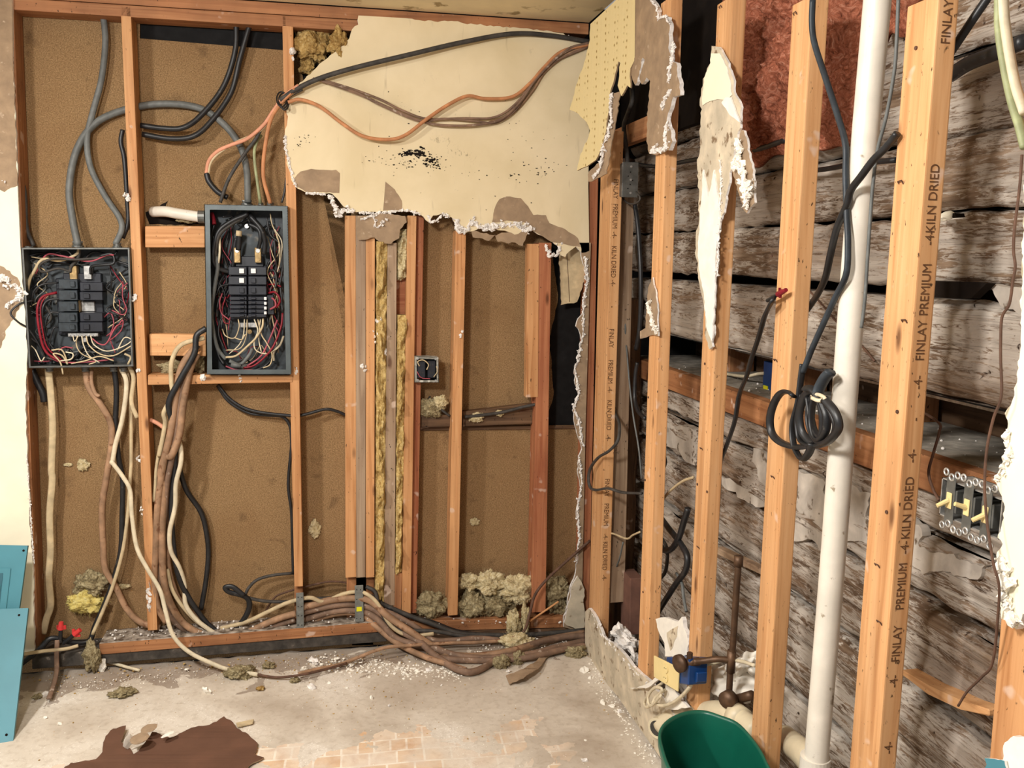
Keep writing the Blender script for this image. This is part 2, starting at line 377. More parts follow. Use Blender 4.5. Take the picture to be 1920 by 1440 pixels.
def cyl(bm, a, b, r, seg=16, r2=None, cap=True):
    a, b = Vector(a), Vector(b); t = (b-a).normalized()
    u = t.orthogonal().normalized(); v = t.cross(u); r2 = r if r2 is None else r2
    A = [bm.verts.new(a+(u*math.cos(k*2*math.pi/seg)+v*math.sin(k*2*math.pi/seg))*r) for k in range(seg)]
    Bv = [bm.verts.new(b+(u*math.cos(k*2*math.pi/seg)+v*math.sin(k*2*math.pi/seg))*r2) for k in range(seg)]
    for k in range(seg): bm.faces.new((A[k], A[(k+1) % seg], Bv[(k+1) % seg], Bv[k]))
    if cap: bm.faces.new(A[::-1]); bm.faces.new(Bv)
def path(pix, fn): return [fn(x, y) for x, y in pix]
def pathv(pix, Ys, f=B):
    """pixel path with a depth value per point (linearly interpolated list)"""
    out = []
    for i, (x, y) in enumerate(pix):
        s = i/(len(pix)-1)*(len(Ys)-1); k = min(int(s), len(Ys)-2); d = Ys[k]+(Ys[k+1]-Ys[k])*(s-k)
        q = f(x, y, d)
        if f is B and y > 1150 and q.z < .012: q = F(x, y, .012+.004*((i*7+len(pix)) % 4))
        out.append(q)
    return out
def jag(pts, amp=2.2, step=6.0, rng=None):
    """ragged closed outline; a point (x, y, 0) starts a straight segment"""
    rng = rng or random; out = []
    n = len(pts)
    for i in range(n):
        p, q = pts[i], pts[(i+1) % n]; a = Vector((p[0], p[1])); b = Vector((q[0], q[1]))
        out.append((a.x, a.y))
        if len(p) > 2: continue
        d = b-a; k = int(d.length/step)
        if k < 2: continue
        nm = Vector((-d.y, d.x)).normalized(); w = 0
        for j in range(1, k):
            w = w*.5+rng.uniform(-amp, amp)
            c = a+d*(j/k)+nm*w; out.append((c.x, c.y))
    return out
def sheet(name, pts, fn, vec, mats, parent=None, amp=2.2, step=6, smoothfn=None):
    """irregular plate: front face on fn(px, py), thickness vec. mats = (face, edge[, back])"""
    P = jag(pts, amp, step) if amp else [(p[0], p[1]) for p in pts]
    bm = bmesh.new(); vec = Vector(vec)
    front = [fn(x, y) for x, y in P]
    fv = [bm.verts.new(p) for p in front]; bv = [bm.verts.new(p+vec) for p in front]
    tris = tessellate_polygon([[Vector((x, y, 0)) for x, y in P]])
    mats = mats if isinstance(mats, (list, tuple)) else (mats,)
    me = min(1, len(mats)-1)
    for a, b, c in tris:
        try:
            bm.faces.new((fv[a], fv[b], fv[c])); f = bm.faces.new((bv[c], bv[b], bv[a])); f.material_index = me
        except ValueError: pass
    n = len(P)
    for i in range(n):
        try: f = bm.faces.new((fv[i], bv[i], bv[(i+1) % n], fv[(i+1) % n])); f.material_index = me
        except ValueError: pass
    return link(name, bm, list(mats), parent)
def blob(bm, c, r, rough=.35, sub=1, seed=None, squash=(1, 1, 1)):
    g = bmesh.ops.create_icosphere(bm, subdivisions=sub, radius=1)
    rr = random.Random(seed) if seed is not None else random
    off = Vector((rr.uniform(-50, 50), rr.uniform(-50, 50), rr.uniform(-50, 50)))
    R3 = Matrix.Rotation(rr.uniform(0, 6.28), 3, Vector((rr.random()-.5, rr.random()-.5, rr.random()+.01)).normalized())
    for v in g['verts']:
        d = v.co.copy(); k = 1+rough*noise.noise(d*1.7+off)*2.2
        w = R3 @ Vector((d.x*squash[0], d.y*squash[1], d.z*squash[2]))
        v.co = Vector(c)+w*(r*k)
def crumble(name, pix, fn, size, parent, mat='gypsum', dens=1.0, jit=4, out=Vector((0, -.004, 0)), seed=1):
    rng = random.Random(seed); bm = bmesh.new()
    pts = [fn(x, y) for x, y in pix]
    core = []
    for pa, pb in zip(pix, pix[1:]):
        m = max(2, int(math.hypot(pb[0]-pa[0], pb[1]-pa[1])/4))
        for i in range(m):
            s = i/m; core.append(fn(pa[0]+(pb[0]-pa[0])*s+rng.gauss(0, jit*.35), pa[1]+(pb[1]-pa[1])*s+rng.gauss(0, jit*.35)))
    if len(core) > 2:
        rr = [rng.uniform(.35, .95) for _ in range(40)]
        tube_bm(bm, core, size*.75, 1, 9, 2, taper=lambda u: rr[int(u*38.9)]*(1-(u*38.9) % 1)+rr[int(u*38.9)+1]*((u*38.9) % 1))
        for v in bm.verts: v.co += Vector((noise.noise(v.co*160), .6*noise.noise(v.co*160+Vector((9, 9, 9))), noise.noise(v.co*160+Vector((5, 1, 7)))))*size*.75
    for a, b, pa, pb in zip(pts, pts[1:], pix, pix[1:]):
        L = (b-a).length; n = max(1, int(L/(size*.8)*dens))
        for i in range(n):
            s = (i+rng.random())/n
            px = pa[0]+(pb[0]-pa[0])*s+rng.gauss(0, jit); py = pa[1]+(pb[1]-pa[1])*s+rng.gauss(0, jit)
            p = fn(px, py)+out*rng.uniform(.2, 1.6)
            blob(bm, p, size*(.2+.75*rng.random()**2), .7, 2, rng.randint(0, 10**6), (1, .6, rng.uniform(.4, 1)))
    return link(name, bm, mat, parent)
def tuft(name, c, r, mat, label=None, cat='insulation', group=None, parent=None, seed=0, fib=90, squash=(1, .6, .8), rough=.5):
    fib = 320 if r > .03 else 140
    rng = random.Random(seed); bm = bmesh.new(); c = Vector(c)
    g = bmesh.ops.create_icosphere(bm, subdivisions=5, radius=1)
    off = Vector((rng.uniform(-50, 50),)*3)+Vector((1, 7, 3))*seed
    for v in g['verts']:
        d = v.co.copy()
        k = 1+rough*(noise.fractal(d*1.5+off, .8, 2.1, 5)) + .16*noise.noise(d*9+off)
        v.co = c+Vector((d.x*squash[0], d.y*squash[1], d.z*squash[2]))*r*k
    bm.verts.ensure_lookup_table(); vs = list(bm.verts)
    for i in range(fib):
        v = vs[rng.randrange(len(vs))].co.copy(); n = (v-c).normalized()
        p = v-n*r*.05; pts = [p.copy()]
        d = (n+Vector((rng.gauss(0, .7), rng.gauss(0, .5), rng.gauss(0, .7)))).normalized(); L = r*rng.uniform(.15, .55)
        for k in range(3):
            d = (d+Vector((rng.gauss(0, .5), rng.gauss(0, .5), rng.gauss(0, .5)-.15))).normalized(); p = p+d*L/3; pts.append(p.copy())
        w = r*.011
        prevv = None
        for k, q in enumerate(pts):
            ww = w*(1-k/3.2); a = bm.verts.new(q+Vector((ww, 0, ww*.4))); b = bm.verts.new(q-Vector((ww, 0, ww*.4)))
            e = bm.verts.new(q+Vector((0, ww, -ww)))
            if prevv:
                for x in range(3):
                    bm.faces.new((prevv[x], prevv[(x+1) % 3], (a, b, e)[(x+1) % 3], (a, b, e)[x]))
            prevv = (a, b, e)
    return setp(link(name, bm, mat, parent, True), label, cat if not parent else None, group)

H = 2.40
# ================================================================== SETTING
# --- floor
bm = bmesh.new()
nx, ny = 110, 90
x0, x1, y0, y1 = -4.2, 0.0, -3.2, 0.0
# concrete slab with a broken, rising edge against the back wall
grid = []
for j in range(ny+1):
    row = []
    for i in range(nx+1):
        x = x0+(x1-x0)*i/nx; y = y0+(y1-y0)*j/ny
        z = .0035*noise.fractal(Vector((x*3, y*3, 0)), .8, 2, 4)
        if y > -.16: z += -.004+.010*noise.fractal(Vector((x*22, y*22, 5)), .7, 2, 4)
        row.append(bm.verts.new((x, y, z)))
    grid.append(row)
for j in range(ny):
    for i in range(nx): bm.faces.new((grid[j][i], grid[j][i+1], grid[j+1][i+1], grid[j+1][i]))
setp(link('floor', bm, 'floor', None, True), kind='structure')
bm = bmesh.new(); box(bm, (0.0, -3.2, -.12), (.75, .2, -.02), 0)
setp(link('floor_behind_studs', bm, 'soil'), kind='structure')
# --- ceiling
bm = bmesh.new(); box(bm, (-4.2, -3.2, H), (0.0, -.002, H+.015), 0)
setp(link('ceiling', bm, 'ceiling'), kind='structure')
# --- back wall: black sheathing with fibreboard panels nailed over it
wall_back = empty('wall_back', (-1.2, .1, 0), kind='structure')
bm = bmesh.new(); box(bm, (-4.2, .104, -.1), (.75, .115, H+.08), 0)
link('black_sheathing', bm, 'black', wall_back)
YB = .092
def fib(pts, amp=1.0): return sheet('fibreboard_panel', pts, onB(YB), (0, .010, 0), ('fibre', 'fibre'), wall_back, amp, 7)
fib([(-160, -60, 0), (250, -60, 0), (262, 30, 0), (262, 72, 0), (530, 94, 0), (560, 98, 0), (600, 338, 0), (655, 343, 0), (676, 700, 0), (700, 1210, 0), (-60, 1270, 0)])
fib([(600, 340, 0), (1040, 380, 0), (1034, 470), (1046, 560), (1030, 640), (1038, 740), (1020, 800, 0), (672, 802, 0), (640, 600, 0)], 1.2)
fib([(660, 806, 0), (1130, 800, 0), (1120, 1200, 0), (660, 1210, 0)])

# ------------------------------------------------------------------ timber helpers
def bstud(name, top, bot, mat, label, y0=0.0, depth=.089, group='studs of the back wall', cat='stud'):
    """front face given by (left px, right px, y px) at the top and the bottom on plane Y=y0"""
    bm = bmesh.new()
    a, b = B(top[0], top[2], y0), B(top[1], top[2], y0); c, d = B(bot[0], bot[2], y0), B(bot[1], bot[2], y0)
    zt = min(a.z, b.z) if top[2] > 100 else (a.z+b.z)/2; zb = (c.z+d.z)/2
    a.z = b.z = zt; c.z = d.z = zb; dv = Vector((0, depth, 0))
    prism(bm, [a, b, b+dv, a+dv], [c, d, d+dv, c+dv], .002, 2)
    return setp(link(name, bm, mat), label, cat, group)
def hboard(name, quad, mat, label, y0=0.0, depth=.089, group=None, cat='board', parent=None):
    bm = bmesh.new(); slab(bm, [B(x, y, y0) for x, y in quad], (0, depth, 0), .002)
    return setp(link(name, bm, mat, parent), label, cat if not parent else None, group)

# top plates
tp = empty('top_plate', (-2, 0, H-.08), label='dirty doubled timber top plate along the ceiling of the back wall', cat='timber plate')
bm = bmesh.new(); box(bm, (-4.1, .0, H-.042), (.0, .089, H-.003), .002, 2); link('upper_board', bm, 'old_x', tp)
bm = bmesh.new(); box(bm, (-4.1, .0, H-.082), (B(672, 40).x, .089, H-.044), .002, 2); link('lower_board', bm, 'old_x', tp)
# bottom plate: left part on a dark treated sleeper
bp = empty('bottom_plate', B(400, 1200), label='timber bottom plate on a black sleeper under the cable bundle', cat='timber plate')
def plate(y_top_l, y_bot_l, xl, xr, y_top_r, y_bot_r, mat, name, par, yy=0.0, dep=.10):
    bm = bmesh.new()
    a, b, c, d = B(xl, y_top_l, yy), B(xr, y_top_r, yy), B(xr, y_bot_r, yy), B(xl, y_bot_l, yy)
    slab(bm, [a, b, c, d], (0, dep, 0), .002); return link(name, bm, mat, par)
plate(1206, 1228, 186, 725, 1164, 1184, 'dust_x', 'upper_board', bp, -.03, .12)
plate(1229, 1255, 60, 725, 1185, 1203, 'sleeper', 'sleeper', bp, -.025, .12)
bp2 = empty('bottom_plate', B(900, 1170), label='stained timber bottom plate behind the heaps of glass wool', cat='timber plate')
plate(1166, 1186, 726, 1100, 1157, 1176, 'old_x', 'upper_board', bp2, .004, .09)
plate(1187, 1202, 726, 1100, 1177, 1194, 'dark_x', 'sleeper', bp2, .008, .09)

# back wall studs
bstud('wall_stud', (8, 25, 0), (50, 72, 1212), 'old_z', 'leftmost back wall stud, half covered by the cream drywall edge')
bstud('wall_stud', (226, 245, 12), (277, 295, 1182), 'stud_z', 'long fir stud between the square and the tall breaker panel, white scuff near its foot')
st_p = bstud('wall_stud', (529, 549, 30), (552, 568, 1100), 'stud_z', 'fir stud right of the tall breaker panel, strap plate at its notched foot')
st_a = bstud('wall_stud', (647, 667, 404), (648, 668, 1083), 'stud_z', 'orange stud on the left of the three boards laid tight together')
bstud('grey_stud', (667, 686, 404), (668, 685, 1083), 'grey_z', 'grey weathered stud sandwiched between two orange ones')
st_c = bstud('wall_stud', (686, 703, 404), (686, 702, 1083), 'stud_z', 'orange stud on the right of the tight trio, beside the glass wool', group='studs of the back wall')
def foot(par, l, r_, yt, yb):
    bm = bmesh.new(); slab(bm, [B(l, yt, .03), B(r_, yt, .03), B(r_, yb, .03), B(l, yb, .03)], (0, .05, 0), .002)
    o = link('notched_foot', bm, 'old_z', par); o['label'] = 'darker notched foot'
foot(st_a, 650, 668, 1084, 1166); foot(st_c, 687, 702, 1084, 1166); foot(st_p, 552, 568, 1101, 1182)
bstud('grey_stud', (727, 744, 455), (720, 740, 1136), 'grey_z', 'grey stud with white smears between two strips of yellow glass wool', y0=.004)
bstud('wall_stud', (764, 781, 404), (753, 770, 1152), 'stud_z', 'fir stud that carries the metal outlet box')
bstud('wall_stud', (781, 795, 404), (769, 781, 1150), 'red_z', 'darker stud set back behind the one with the metal outlet box', y0=.03, depth=.06)
bstud('wall_stud', (736, 754, 1075), (737, 752, 1146), 'old_z', 'short stained stud stub beneath the yellow glass wool strip', y0=.006, depth=.06)
bstud('wall_stud', (855, 874, 432), (840, 858, 1154), 'stud_z', 'lone fir stud in the middle of the opening, beside the outlet box')
bstud('wall_stud', (1011, 1034, 455), (997, 1023, 1148), 'red_z', 'thick red-stained stud beside the black gap')
bstud('stud_pack', (989, 1011, 457), (986, 1009, 745), 'stud_z', 'short orange board nailed to the left of the red-stained stud', y0=-.002, depth=.04, cat='board')
bm = bmesh.new()
# blocking between studs
hboard('blocking', [(272, 424), (384, 424), (384, 464), (272, 464)], 'stud_x', 'knotty blocking under the white conduit, left of the tall panel', .02, .06, 'blocking around the tall panel', 'blocking')
hboard('blocking', [(280, 626), (386, 628), (386, 668), (281, 667)], 'pale_x', 'blocking stub with chipped face, mid height left of the tall panel', .03, .05, 'blocking around the tall panel', 'blocking')
hboard('blocking', [(277, 703), (549, 704), (549, 717), (277, 722)], 'stud_x', 'long blocking shelf directly beneath the tall breaker panel', -.002, .09, 'blocking around the tall panel', 'blocking')
hboard('ledger_board', [(868, 772), (1000, 757), (998, 795), (868, 800)], 'dark_x', 'dirty ledger board under the black cable, between lone stud and red stud', .055, .035)
hboard('ledger_board', [(786, 779), (846, 779), (846, 800), (786, 802)], 'dark_x', 'short dirty ledger board under the metal outlet box', .055, .035)
hboard('nailing_strip', [(788, 800), (1095, 797), (1095, 804), (788, 808)], 'dark_x', 'thin black seam strip across the fibreboard at waist height', .084, .008)
hboard('backing_board', [(741, 520), (765, 520), (764, 590), (741, 590)], 'red_x', 'small red-brown board behind the gap in the glass wool', .05, .03)
# torn hanging scraps of panelling
o = sheet('panelling_scrap', [(1047, 462, 0), (1093, 462), (1098, 520), (1082, 566), (1052, 572), (1050, 520)], onB(.04), (0, .006, 0), ('w_cream', 'paper'), None, 1.5, 6)
setp(o, 'beige grooved panelling scrap hanging over the black gap', 'panelling')
tube('groove', path([(1062, 464), (1068, 566)], onB(.0395)), .0012, 'w_rust', o, n=1, seg=5)

# corner posts
bstud('corner_stud', (1105, 1122, 330), (1088, 1104, 1184), 'red_z', 'narrow red-brown stud at the corner, right of the torn drywall edge', y0=.0)
def rprism(name, far_t, near_t, yt, far_b, near_b, yb, X, depth, mat, label, parent=None, dz=0.0, group='flat-laid studs of the right wall', bev=.003):
    """stud of the right wall: room-facing face between far and near pixel edges on plane X, depth in +X"""
    bm = bmesh.new()
    a, b = R(far_t, yt, X), R(near_t, yt, X); c, d = R(far_b, yb, X), R(near_b, yb, X)
    zt = (a.z+b.z)/2; zb = (c.z+d.z)/2; a.z = b.z = zt; c.z = d.z = zb
    dv = Vector((depth, 0, 0)); prism(bm, [a, b, b+dv, a+dv], [c, d, d+dv, c+dv], bev, 2)
    o = link(name, bm, mat, parent)
    if not parent: setp(o, label, 'stud', group)
    o['_q'] = 0; del o['_q']
    return o, (a, b, c, d)
XF = 0.0
cs, csq = rprism('wall_stud', 1128, 1149, 250, 1103, 1122, 1190, XF, .040, 'pale_z', 'corner stud stamped with lettering, beside the red-brown one')
rprism('wall_stud', 1149, 1160, 330, 1125, 1143, 1120, XF+.045, .06, 'grey_z', 'grey-brown stud tucked behind the stamped corner stud')
s2, s2q = rprism('wall_stud', 1239, 1257, 0, 1195, 1213, 1268, XF, .038, 'pale_z', 'thin-looking stud with brown paper hanging on its top half')
s3, s3q = rprism('wall_stud', 1345, 1373, 0, 1286, 1307, 1325, XF, .038, 'pale_z', 'stud carrying the long torn cream and white paper strip')
s4, s4q = rprism('wall_stud', 1486, 1523, 0, 1403, 1432, 1475, XF, .038, 'pale_z', 'stud between the coiled black cable and the long paper strip')
s5, s5q = rprism('wall_stud', 1702, 1760, 0, 1588, 1641, 1500, XF, .038, 'pale_z', 'widest stud in view with stamped edge, right of the white pipe')
s6, s6q = rprism('wall_stud', 1972, 2045, 0, 1848, 1925, 1500, XF, .038, 'stud_z', 'stud at the right border under torn white drywall')

# stamped lettering on stud edges (-Y faces)
def stamp(parent, q, texts, size, y_off=-.0006, xc=.5, depth=.038):
    """texts: list of (string, px, py) centre given by fraction along the near edge (0 top .. 1 bottom)"""
    a, b, c, d = q
    for s, f in texts:
        cu = bpy.data.curves.new('grade_stamp', 'FONT'); cu.body = s; cu.size = size; cu.align_x = 'CENTER'; cu.align_y = 'CENTER'; cu.extrude = .0002
        to = bpy.data.objects.new('tmp', cu); COL.objects.link(to)
        dg = bpy.context.evaluated_depsgraph_get(); me = bpy.data.meshes.new_from_object(to.evaluated_get(dg))
        COL.objects.unlink(to); bpy.data.objects.remove(to)
        p = b+(d-b)*f; up = (b-d).normalized()
        # text reads downward or upward along the stud: local x -> along stud (down = letters rotated clockwise)
        X_ = -up if q is not s5q else up
        Z_ = Vector((0, -1, 0)); Y_ = Z_.cross(X_)
        mw = Matrix((X_.to_4d(), Y_.to_4d(), Z_.to_4d(), (0, 0, 0, 1))).transposed()
        for i in range(3): mw[3][i] = 0
        mw.translation = p+Vector((depth*xc, y_off, 0))
        me.transform(mw @ Matrix.Diagonal((.72 if q is s5q else .66, .8, 1, 1))); me.materials.clear(); me.materials.append(M['ink'])
        o = bpy.data.objects.new('grade_stamp', me); COL.objects.link(o); o.parent = parent
def vfrac(q, y):
    """fraction along near edge for photo row y"""
    b, d = q[1], q[3]; best = 0; e0 = 1e9
    for k in range(201):
        p = b+(d-b)*k/200; v = p-CAM; yy = 720-FPX*v.dot(_u)/v.dot(_f)
        if abs(yy-y) < e0: e0 = abs(yy-y); best = k/200
    return best
stamp(cs, csq, [(s, vfrac(csq, y)) for s, y in (('FINLAY', 352), ('PREMIUM', 405), ('-4-', 443), ('KILN DRIED', 490), ('-4-', 532), ('-', 575), ('FINLAY', 635),
      ('PREMIUM', 695), ('-4-', 733), ('KILN DRIED', 777), ('-4-', 820), ('-', 850), ('FINLAY', 915), ('PREMIUM', 965), ('-4-', 1005), ('KILN DRIED', 1045), ('-4-', 1085))], .032, xc=.42)
stamp(s5, s5q, [(s, vfrac(s5q, y)) for s, y in (('FINLAY', 40), ('KILN DRIED', 372), ('-4-', 445), ('PREMIUM', 545), ('FINLAY', 640), ('-4-', 715), ('-', 785),
      ('-4-', 855), ('KILN DRIED', 950), ('-4-', 1025), ('PREMIUM', 1100), ('FINLAY', 1205), ('-4-', 1280), ('-4-', 1405))], .030, xc=.5)

# ================================================================== LOG WALL
LX = .24
wall_right = empty('wall_right', (LX, -1, 0), kind='structure')
def zk(k):
    """height of a level line on the log plane that runs toward the vanishing point with slope k"""
    x = 1770; return R(x, 535+k*(x-615), LX).z
def log(k0, k1, ybeg=-2.7, yend=.10, bulge=.05, seed=0, x=LX, gap=.0025, holes=None):
    zt, zb = zk(k0)-gap, zk(k1)+gap; bm = bmesh.new(); nz = 22; ny = 260; off = Vector((seed*7.3, 0, seed*3.1))
    rows = []
    for j in range(ny+1):
        y = ybeg+(yend-ybeg)*j/ny; row = []
        for i in range(nz+1):
            t = i/nz*2-1; z = (zt+zb)/2+(zt-zb)/2*t*(1+.0*t)
            w = (.012*noise.noise(Vector((y*3, 0, seed)))+.007*noise.noise(Vector((y*14, 3, seed*2+(t > 0)))))*(1 if abs(t) > .8 else .3)
            dx = -bulge*.62*math.sqrt(max(0, 1-t**8))
            dx += .014*noise.fractal(Vector((z*9, y*1.3, 0))+off, .8, 2, 4) + .006*noise.fractal(Vector((z*60, y*5, 0))+off, .8, 2, 3)
            row.append(bm.verts.new((x+dx, y, z+w)))
        rows.append(row)
    back = [[bm.verts.new((x+.1, ybeg+(yend-ybeg)*j/ny, zz)) for zz in (zb, zt)] for j in (0, ny)]
    for j in range(ny):
        for i in range(nz): bm.faces.new((rows[j][i], rows[j+1][i], rows[j+1][i+1], rows[j][i+1]))
    bm.faces.new((rows[0][0], back[0][0], back[1][0], rows[ny][0])); bm.faces.new((rows[0][nz], rows[ny][nz], back[1][1], back[0][1]))
    return link('log', bm, 'log', wall_right, True)
seams = [-.72, -.53, -.363, -.235, -.115, .005]
for i, (a, b) in enumerate(zip(seams, seams[1:])): log(a, b, seed=i, bulge=.042)
log(.022, .182, seed=11, bulge=.055)
for i, (a, b) in enumerate(((.335, .40), (.41, .515), (.53, .672), (.69, .87), (.89, 1.1), (1.12, 1.4))): log(a, b, seed=20+i, bulge=.045)
# dark backing behind the logs and the opening
bm = bmesh.new(); box(bm, (LX+.30, -2.8, -.1), (LX+.32, .2, H+.4), 0); link('dark_backing', bm, 'void', wall_right)
# long opening between the logs: ledge, front board, framing
op = empty('log_wall_ledge', (LX, -1, zk(.3)), label='dusty timber ledge in the long slot between the logs', cat='ledge')
bm = bmesh.new(); box(bm, (LX-.045, -2.7, zk(.332)), (LX-.005, .05, zk(.275)), .003); link('front_board', bm, 'old_y', op)
bm = bmesh.new(); box(bm, (LX-.004, -2.7, zk(.300)), (LX+.28, .05, zk(.279)), .002); link('ledge_top', bm, 'foil', op)
bm = bmesh.new()
box(bm, (LX+.18, -2.7, zk(.22)), (LX+.20, .05, zk(.215)), 0)
for k in (.155, .19): box(bm, (LX+.262, -2.7, zk(k)-.004), (LX+.28, .05, zk(k)+.004), 0)
link('foil_edge', bm, 'silver', op)
bm = bmesh.new(); box(bm, (LX+.265, -2.7, zk(.29)), (LX+.29, .05, zk(.10)), 0); link('slot_back', bm, 'dark_y', op)
for y in (-1.42, -.92, -.45):
    bm = bmesh.new(); box(bm, (LX+.16, y-.035, zk(.28)), (LX+.255, y+.035, zk(.12)), .002); link('slot_post', bm, 'old_z', op)
# vertical corner end of the log wall
bm = bmesh.new()
for (px, py0, py1, X, r) in ((1172, 300, 1180, .13, .035), (1192, 560, 1120, .17, .03)):
    P = [R(px-i*2, py0+(py1-py0)*i/10, X) for i in range(11)]
    P = [p+Vector((.008*noise.noise(p*9), .02*noise.noise(p*4), 0)) for p in P]
    tube_bm(bm, P, r, 1, 12, 3)
setp(link('corner_post', bm, 'dark_z'), 'gnarled dark post in the shadowy gap behind the corner studs', 'post')
# chinking patches and things between logs
def chink(pts, label, X=LX-.034, mat='chink'):
    return setp(sheet('lime_patch', pts, onR(X), (.02, 0, 0), (mat, mat), None, 4, 7), label, 'plaster', 'lime patches left on the logs')
chink(r3((725, 600), (830, 640), (960, 665), (970, 930), (900, 900), (800, 800), (735, 760)), 'smooth white lime patch between the paper-hung stud and the thin stud')
chink(r3((1410, 800), (1500, 850), (1505, 1100), (1470, 1080), (1440, 1000), (1400, 900)), 'small lime patch behind the stud left of the coiled cable')
chink(r3((1160, 1010), (1260, 1050), (1480, 1130), (1490, 1240), (1400, 1220), (1280, 1130), (1170, 1070)), 'narrow lime patch on a log low behind the flat black cable')
chink(r7((225, 880), (430, 980), (440, 1300), (400, 1500), (300, 1400), (190, 1420), (190, 1040)), 'big white lime patch left of the white pipe')
chink(r7((600, 990), (690, 1050), (770, 1060), (740, 1440), (580, 1420)), 'white lime patch between the white pipe and the widest stud')
chink(r8((800, 30), (860, 90), (850, 200), (980, 230), (1100, 270), (1220, 300), (1180, 380), (980, 330), (870, 350), (790, 290), (800, 200)), 'chalky lime patch under the light switches')
chink(r6((1650, 770), (1760, 790), (1850, 790), (1900, 800), (1915, 1020), (1800, 960), (1740, 930)), 'lime patch at the right end of the dark slot')
# dark slot slabs, and a pale blob painting daylight through a seam
bm = bmesh.new(); slab(bm, path(r6((1190, 745), (1500, 755), (1640, 765), (1520, 880), (1400, 880), (1180, 865)), onR(LX-.058)), (.02, 0, 0), 0)
setp(link('dark_slot', bm, 'void'), 'black gap in the logs right of the widest stud', 'gap')
bm = bmesh.new(); slab(bm, path(r6((1245, 245), (1400, 238), (1410, 268), (1260, 280)), onR(LX-.057)), (.02, 0, 0), 0)
setp(link('dark_slot', bm, 'void'), 'short black chink between logs with a painted daylight spot in it', 'gap')
bm = bmesh.new(); blob(bm, R(1440+1337/4, 340+262/4, LX-.06), .012, .2, 2, 3, (1, 1.3, .7))
setp(link('painted_daylight', bm, 'daylight_gap'), 'small pale blob painted as daylight through the seam between two logs', 'daylight')
bm = bmesh.new(); slab(bm, path(r8((745, 885), (905, 975), (1110, 1070), (1240, 1110), (1240, 1150), (1080, 1110), (900, 1025), (745, 915)), onR(LX-.07)), (.04, 0, 0), .003)
setp(link('wood_lath', bm, 'pale_y'), 'pale split lath in the low seam between the logs', 'lath')
bm = bmesh.new(); slab(bm, path(r4((840, 195), (1110, 325), (1110, 360), (840, 235)), onR(LX-.07)), (.03, 0, 0), .003)
setp(link('wood_lath', bm, 'grey_y'), 'grey lath left of the vertical copper pipe top', 'lath')
# dark upper infill behind the upper studs + pink insulation
bm = bmesh.new()
def insul_grid(name, pix, X, mat, label, amp=.045, thick=.05, nu=150, nv=100, freq=7):
    """bulging insulation batt: pix = TL, TR, BR, BL"""
    bm = bmesh.new(); P = [Vector((p[0], p[1], 0)) for p in pix]; g = []
    for j in range(nv+1):
        row = []
        for i in range(nu+1):
            u, v = i/nu, j/nv; q = (P[0]*(1-u)+P[1]*u)*(1-v)+(P[3]*(1-u)+P[2]*u)*v
            edge = min(u, 1-u, v, 1-v)*8; e = min(1, edge)
            q = q+Vector(((u-.5), (v-.5), 0))*30*0
            w = R(q.x+14*noise.noise(Vector((u*4, v*4, 1)))*(1-e), q.y+30*noise.noise(Vector((u*5, v*4, 8)))*(1-e), X)
            h = amp*(.45*abs(noise.noise(w*freq))+.55*noise.fractal(w*freq*1.7, .75, 2.1, 6)+.35)*e
            row.append(bm.verts.new(w-Vector((h+.0, 0, 0))))
        g.append(row)
    for j in range(nv):
        for i in range(nu): bm.faces.new((g[j][i], g[j][i+1], g[j+1][i+1], g[j+1][i]))
    r = bmesh.ops.extrude_face_region(bm, geom=list(bm.faces)); 
    for v in [x for x in r['geom'] if isinstance(x, bmesh.types.BMVert)]: v.co.x += thick
    return setp(link(name, bm, mat, None, True), label, 'insulation')
insul_grid('pink_insulation', [(1352, -40), (1625, -60), (1612, 268), (1400, 300)], LX-.07, 'ins_pink', 'rust-pink glass wool batt stuffed high between the middle studs', amp=.075, thick=.018, freq=8)
insul_grid('pink_insulation', [(1655, -60), (1740, -60), (1710, 70), (1660, 60)], LX-.06, 'ins_pink', 'small pink glass wool bit left of the widest stud top', amp=.04, thick=.01, nu=40, nv=40)
bm = bmesh.new(); box(bm, (LX-.075, R(1372, 150, LX-.07).y, 1.95), (LX-.05, .09, H+.1), 0)
setp(link('dark_board', bm, 'void'), 'black board above the logs near the corner', 'board')
bm = bmesh.new(); box(bm, (.08, -.55, 1.93), (.11, .06, 2.0), .002)
setp(link('cross_batten', bm, 'old_y'), 'short brown batten crossing behind the two hanging paper strips', 'batten')

# ================================================================== DRYWALL
YD = -.013; TH = (0, .0125, 0)
dw = sheet('drywall_sheet', [(672, 29, 0), (760, 34), (950, 50), (1050, 62), (1107, 82, 0), (1103, 350, 0), (1105, 470),
    (1091, 474), (1080, 462), (1072, 468), (1060, 482), (1050, 478), (1048, 462), (1035, 452), (1010, 440), (997, 426), (985, 430), (965, 440), (940, 432), (915, 424), (895, 430), (872, 438), (857, 425),
    (848, 408), (832, 398), (812, 404), (803, 416), (785, 398), (768, 394), (740, 395), (700, 397), (668, 398), (645, 388), (632, 372), (617, 362), (590, 364), (572, 360), (553, 348), (545, 330), (538, 300), (534, 250),
    (538, 235), (540, 218), (534, 200, 0), (562, 155), (590, 130), (625, 100), (648, 84), (655, 72), (660, 55), (672, 46)], onB(YD), TH, ('drywall', 'gypsum'), None, 1.8, 6)
setp(dw, 'large torn cream drywall sheet with black mould under the fan of cables', 'drywall')
def patch(pts, name='torn_paper_patch', mat='paper', par=None, Y=YD-.0012, lab='bare brown paper', amp=1.0):
    o = sheet(name, pts, onB(Y), (0, .0011, 0), (mat, mat), par, amp, 6); 
    if lab: o['label'] = lab
    return o
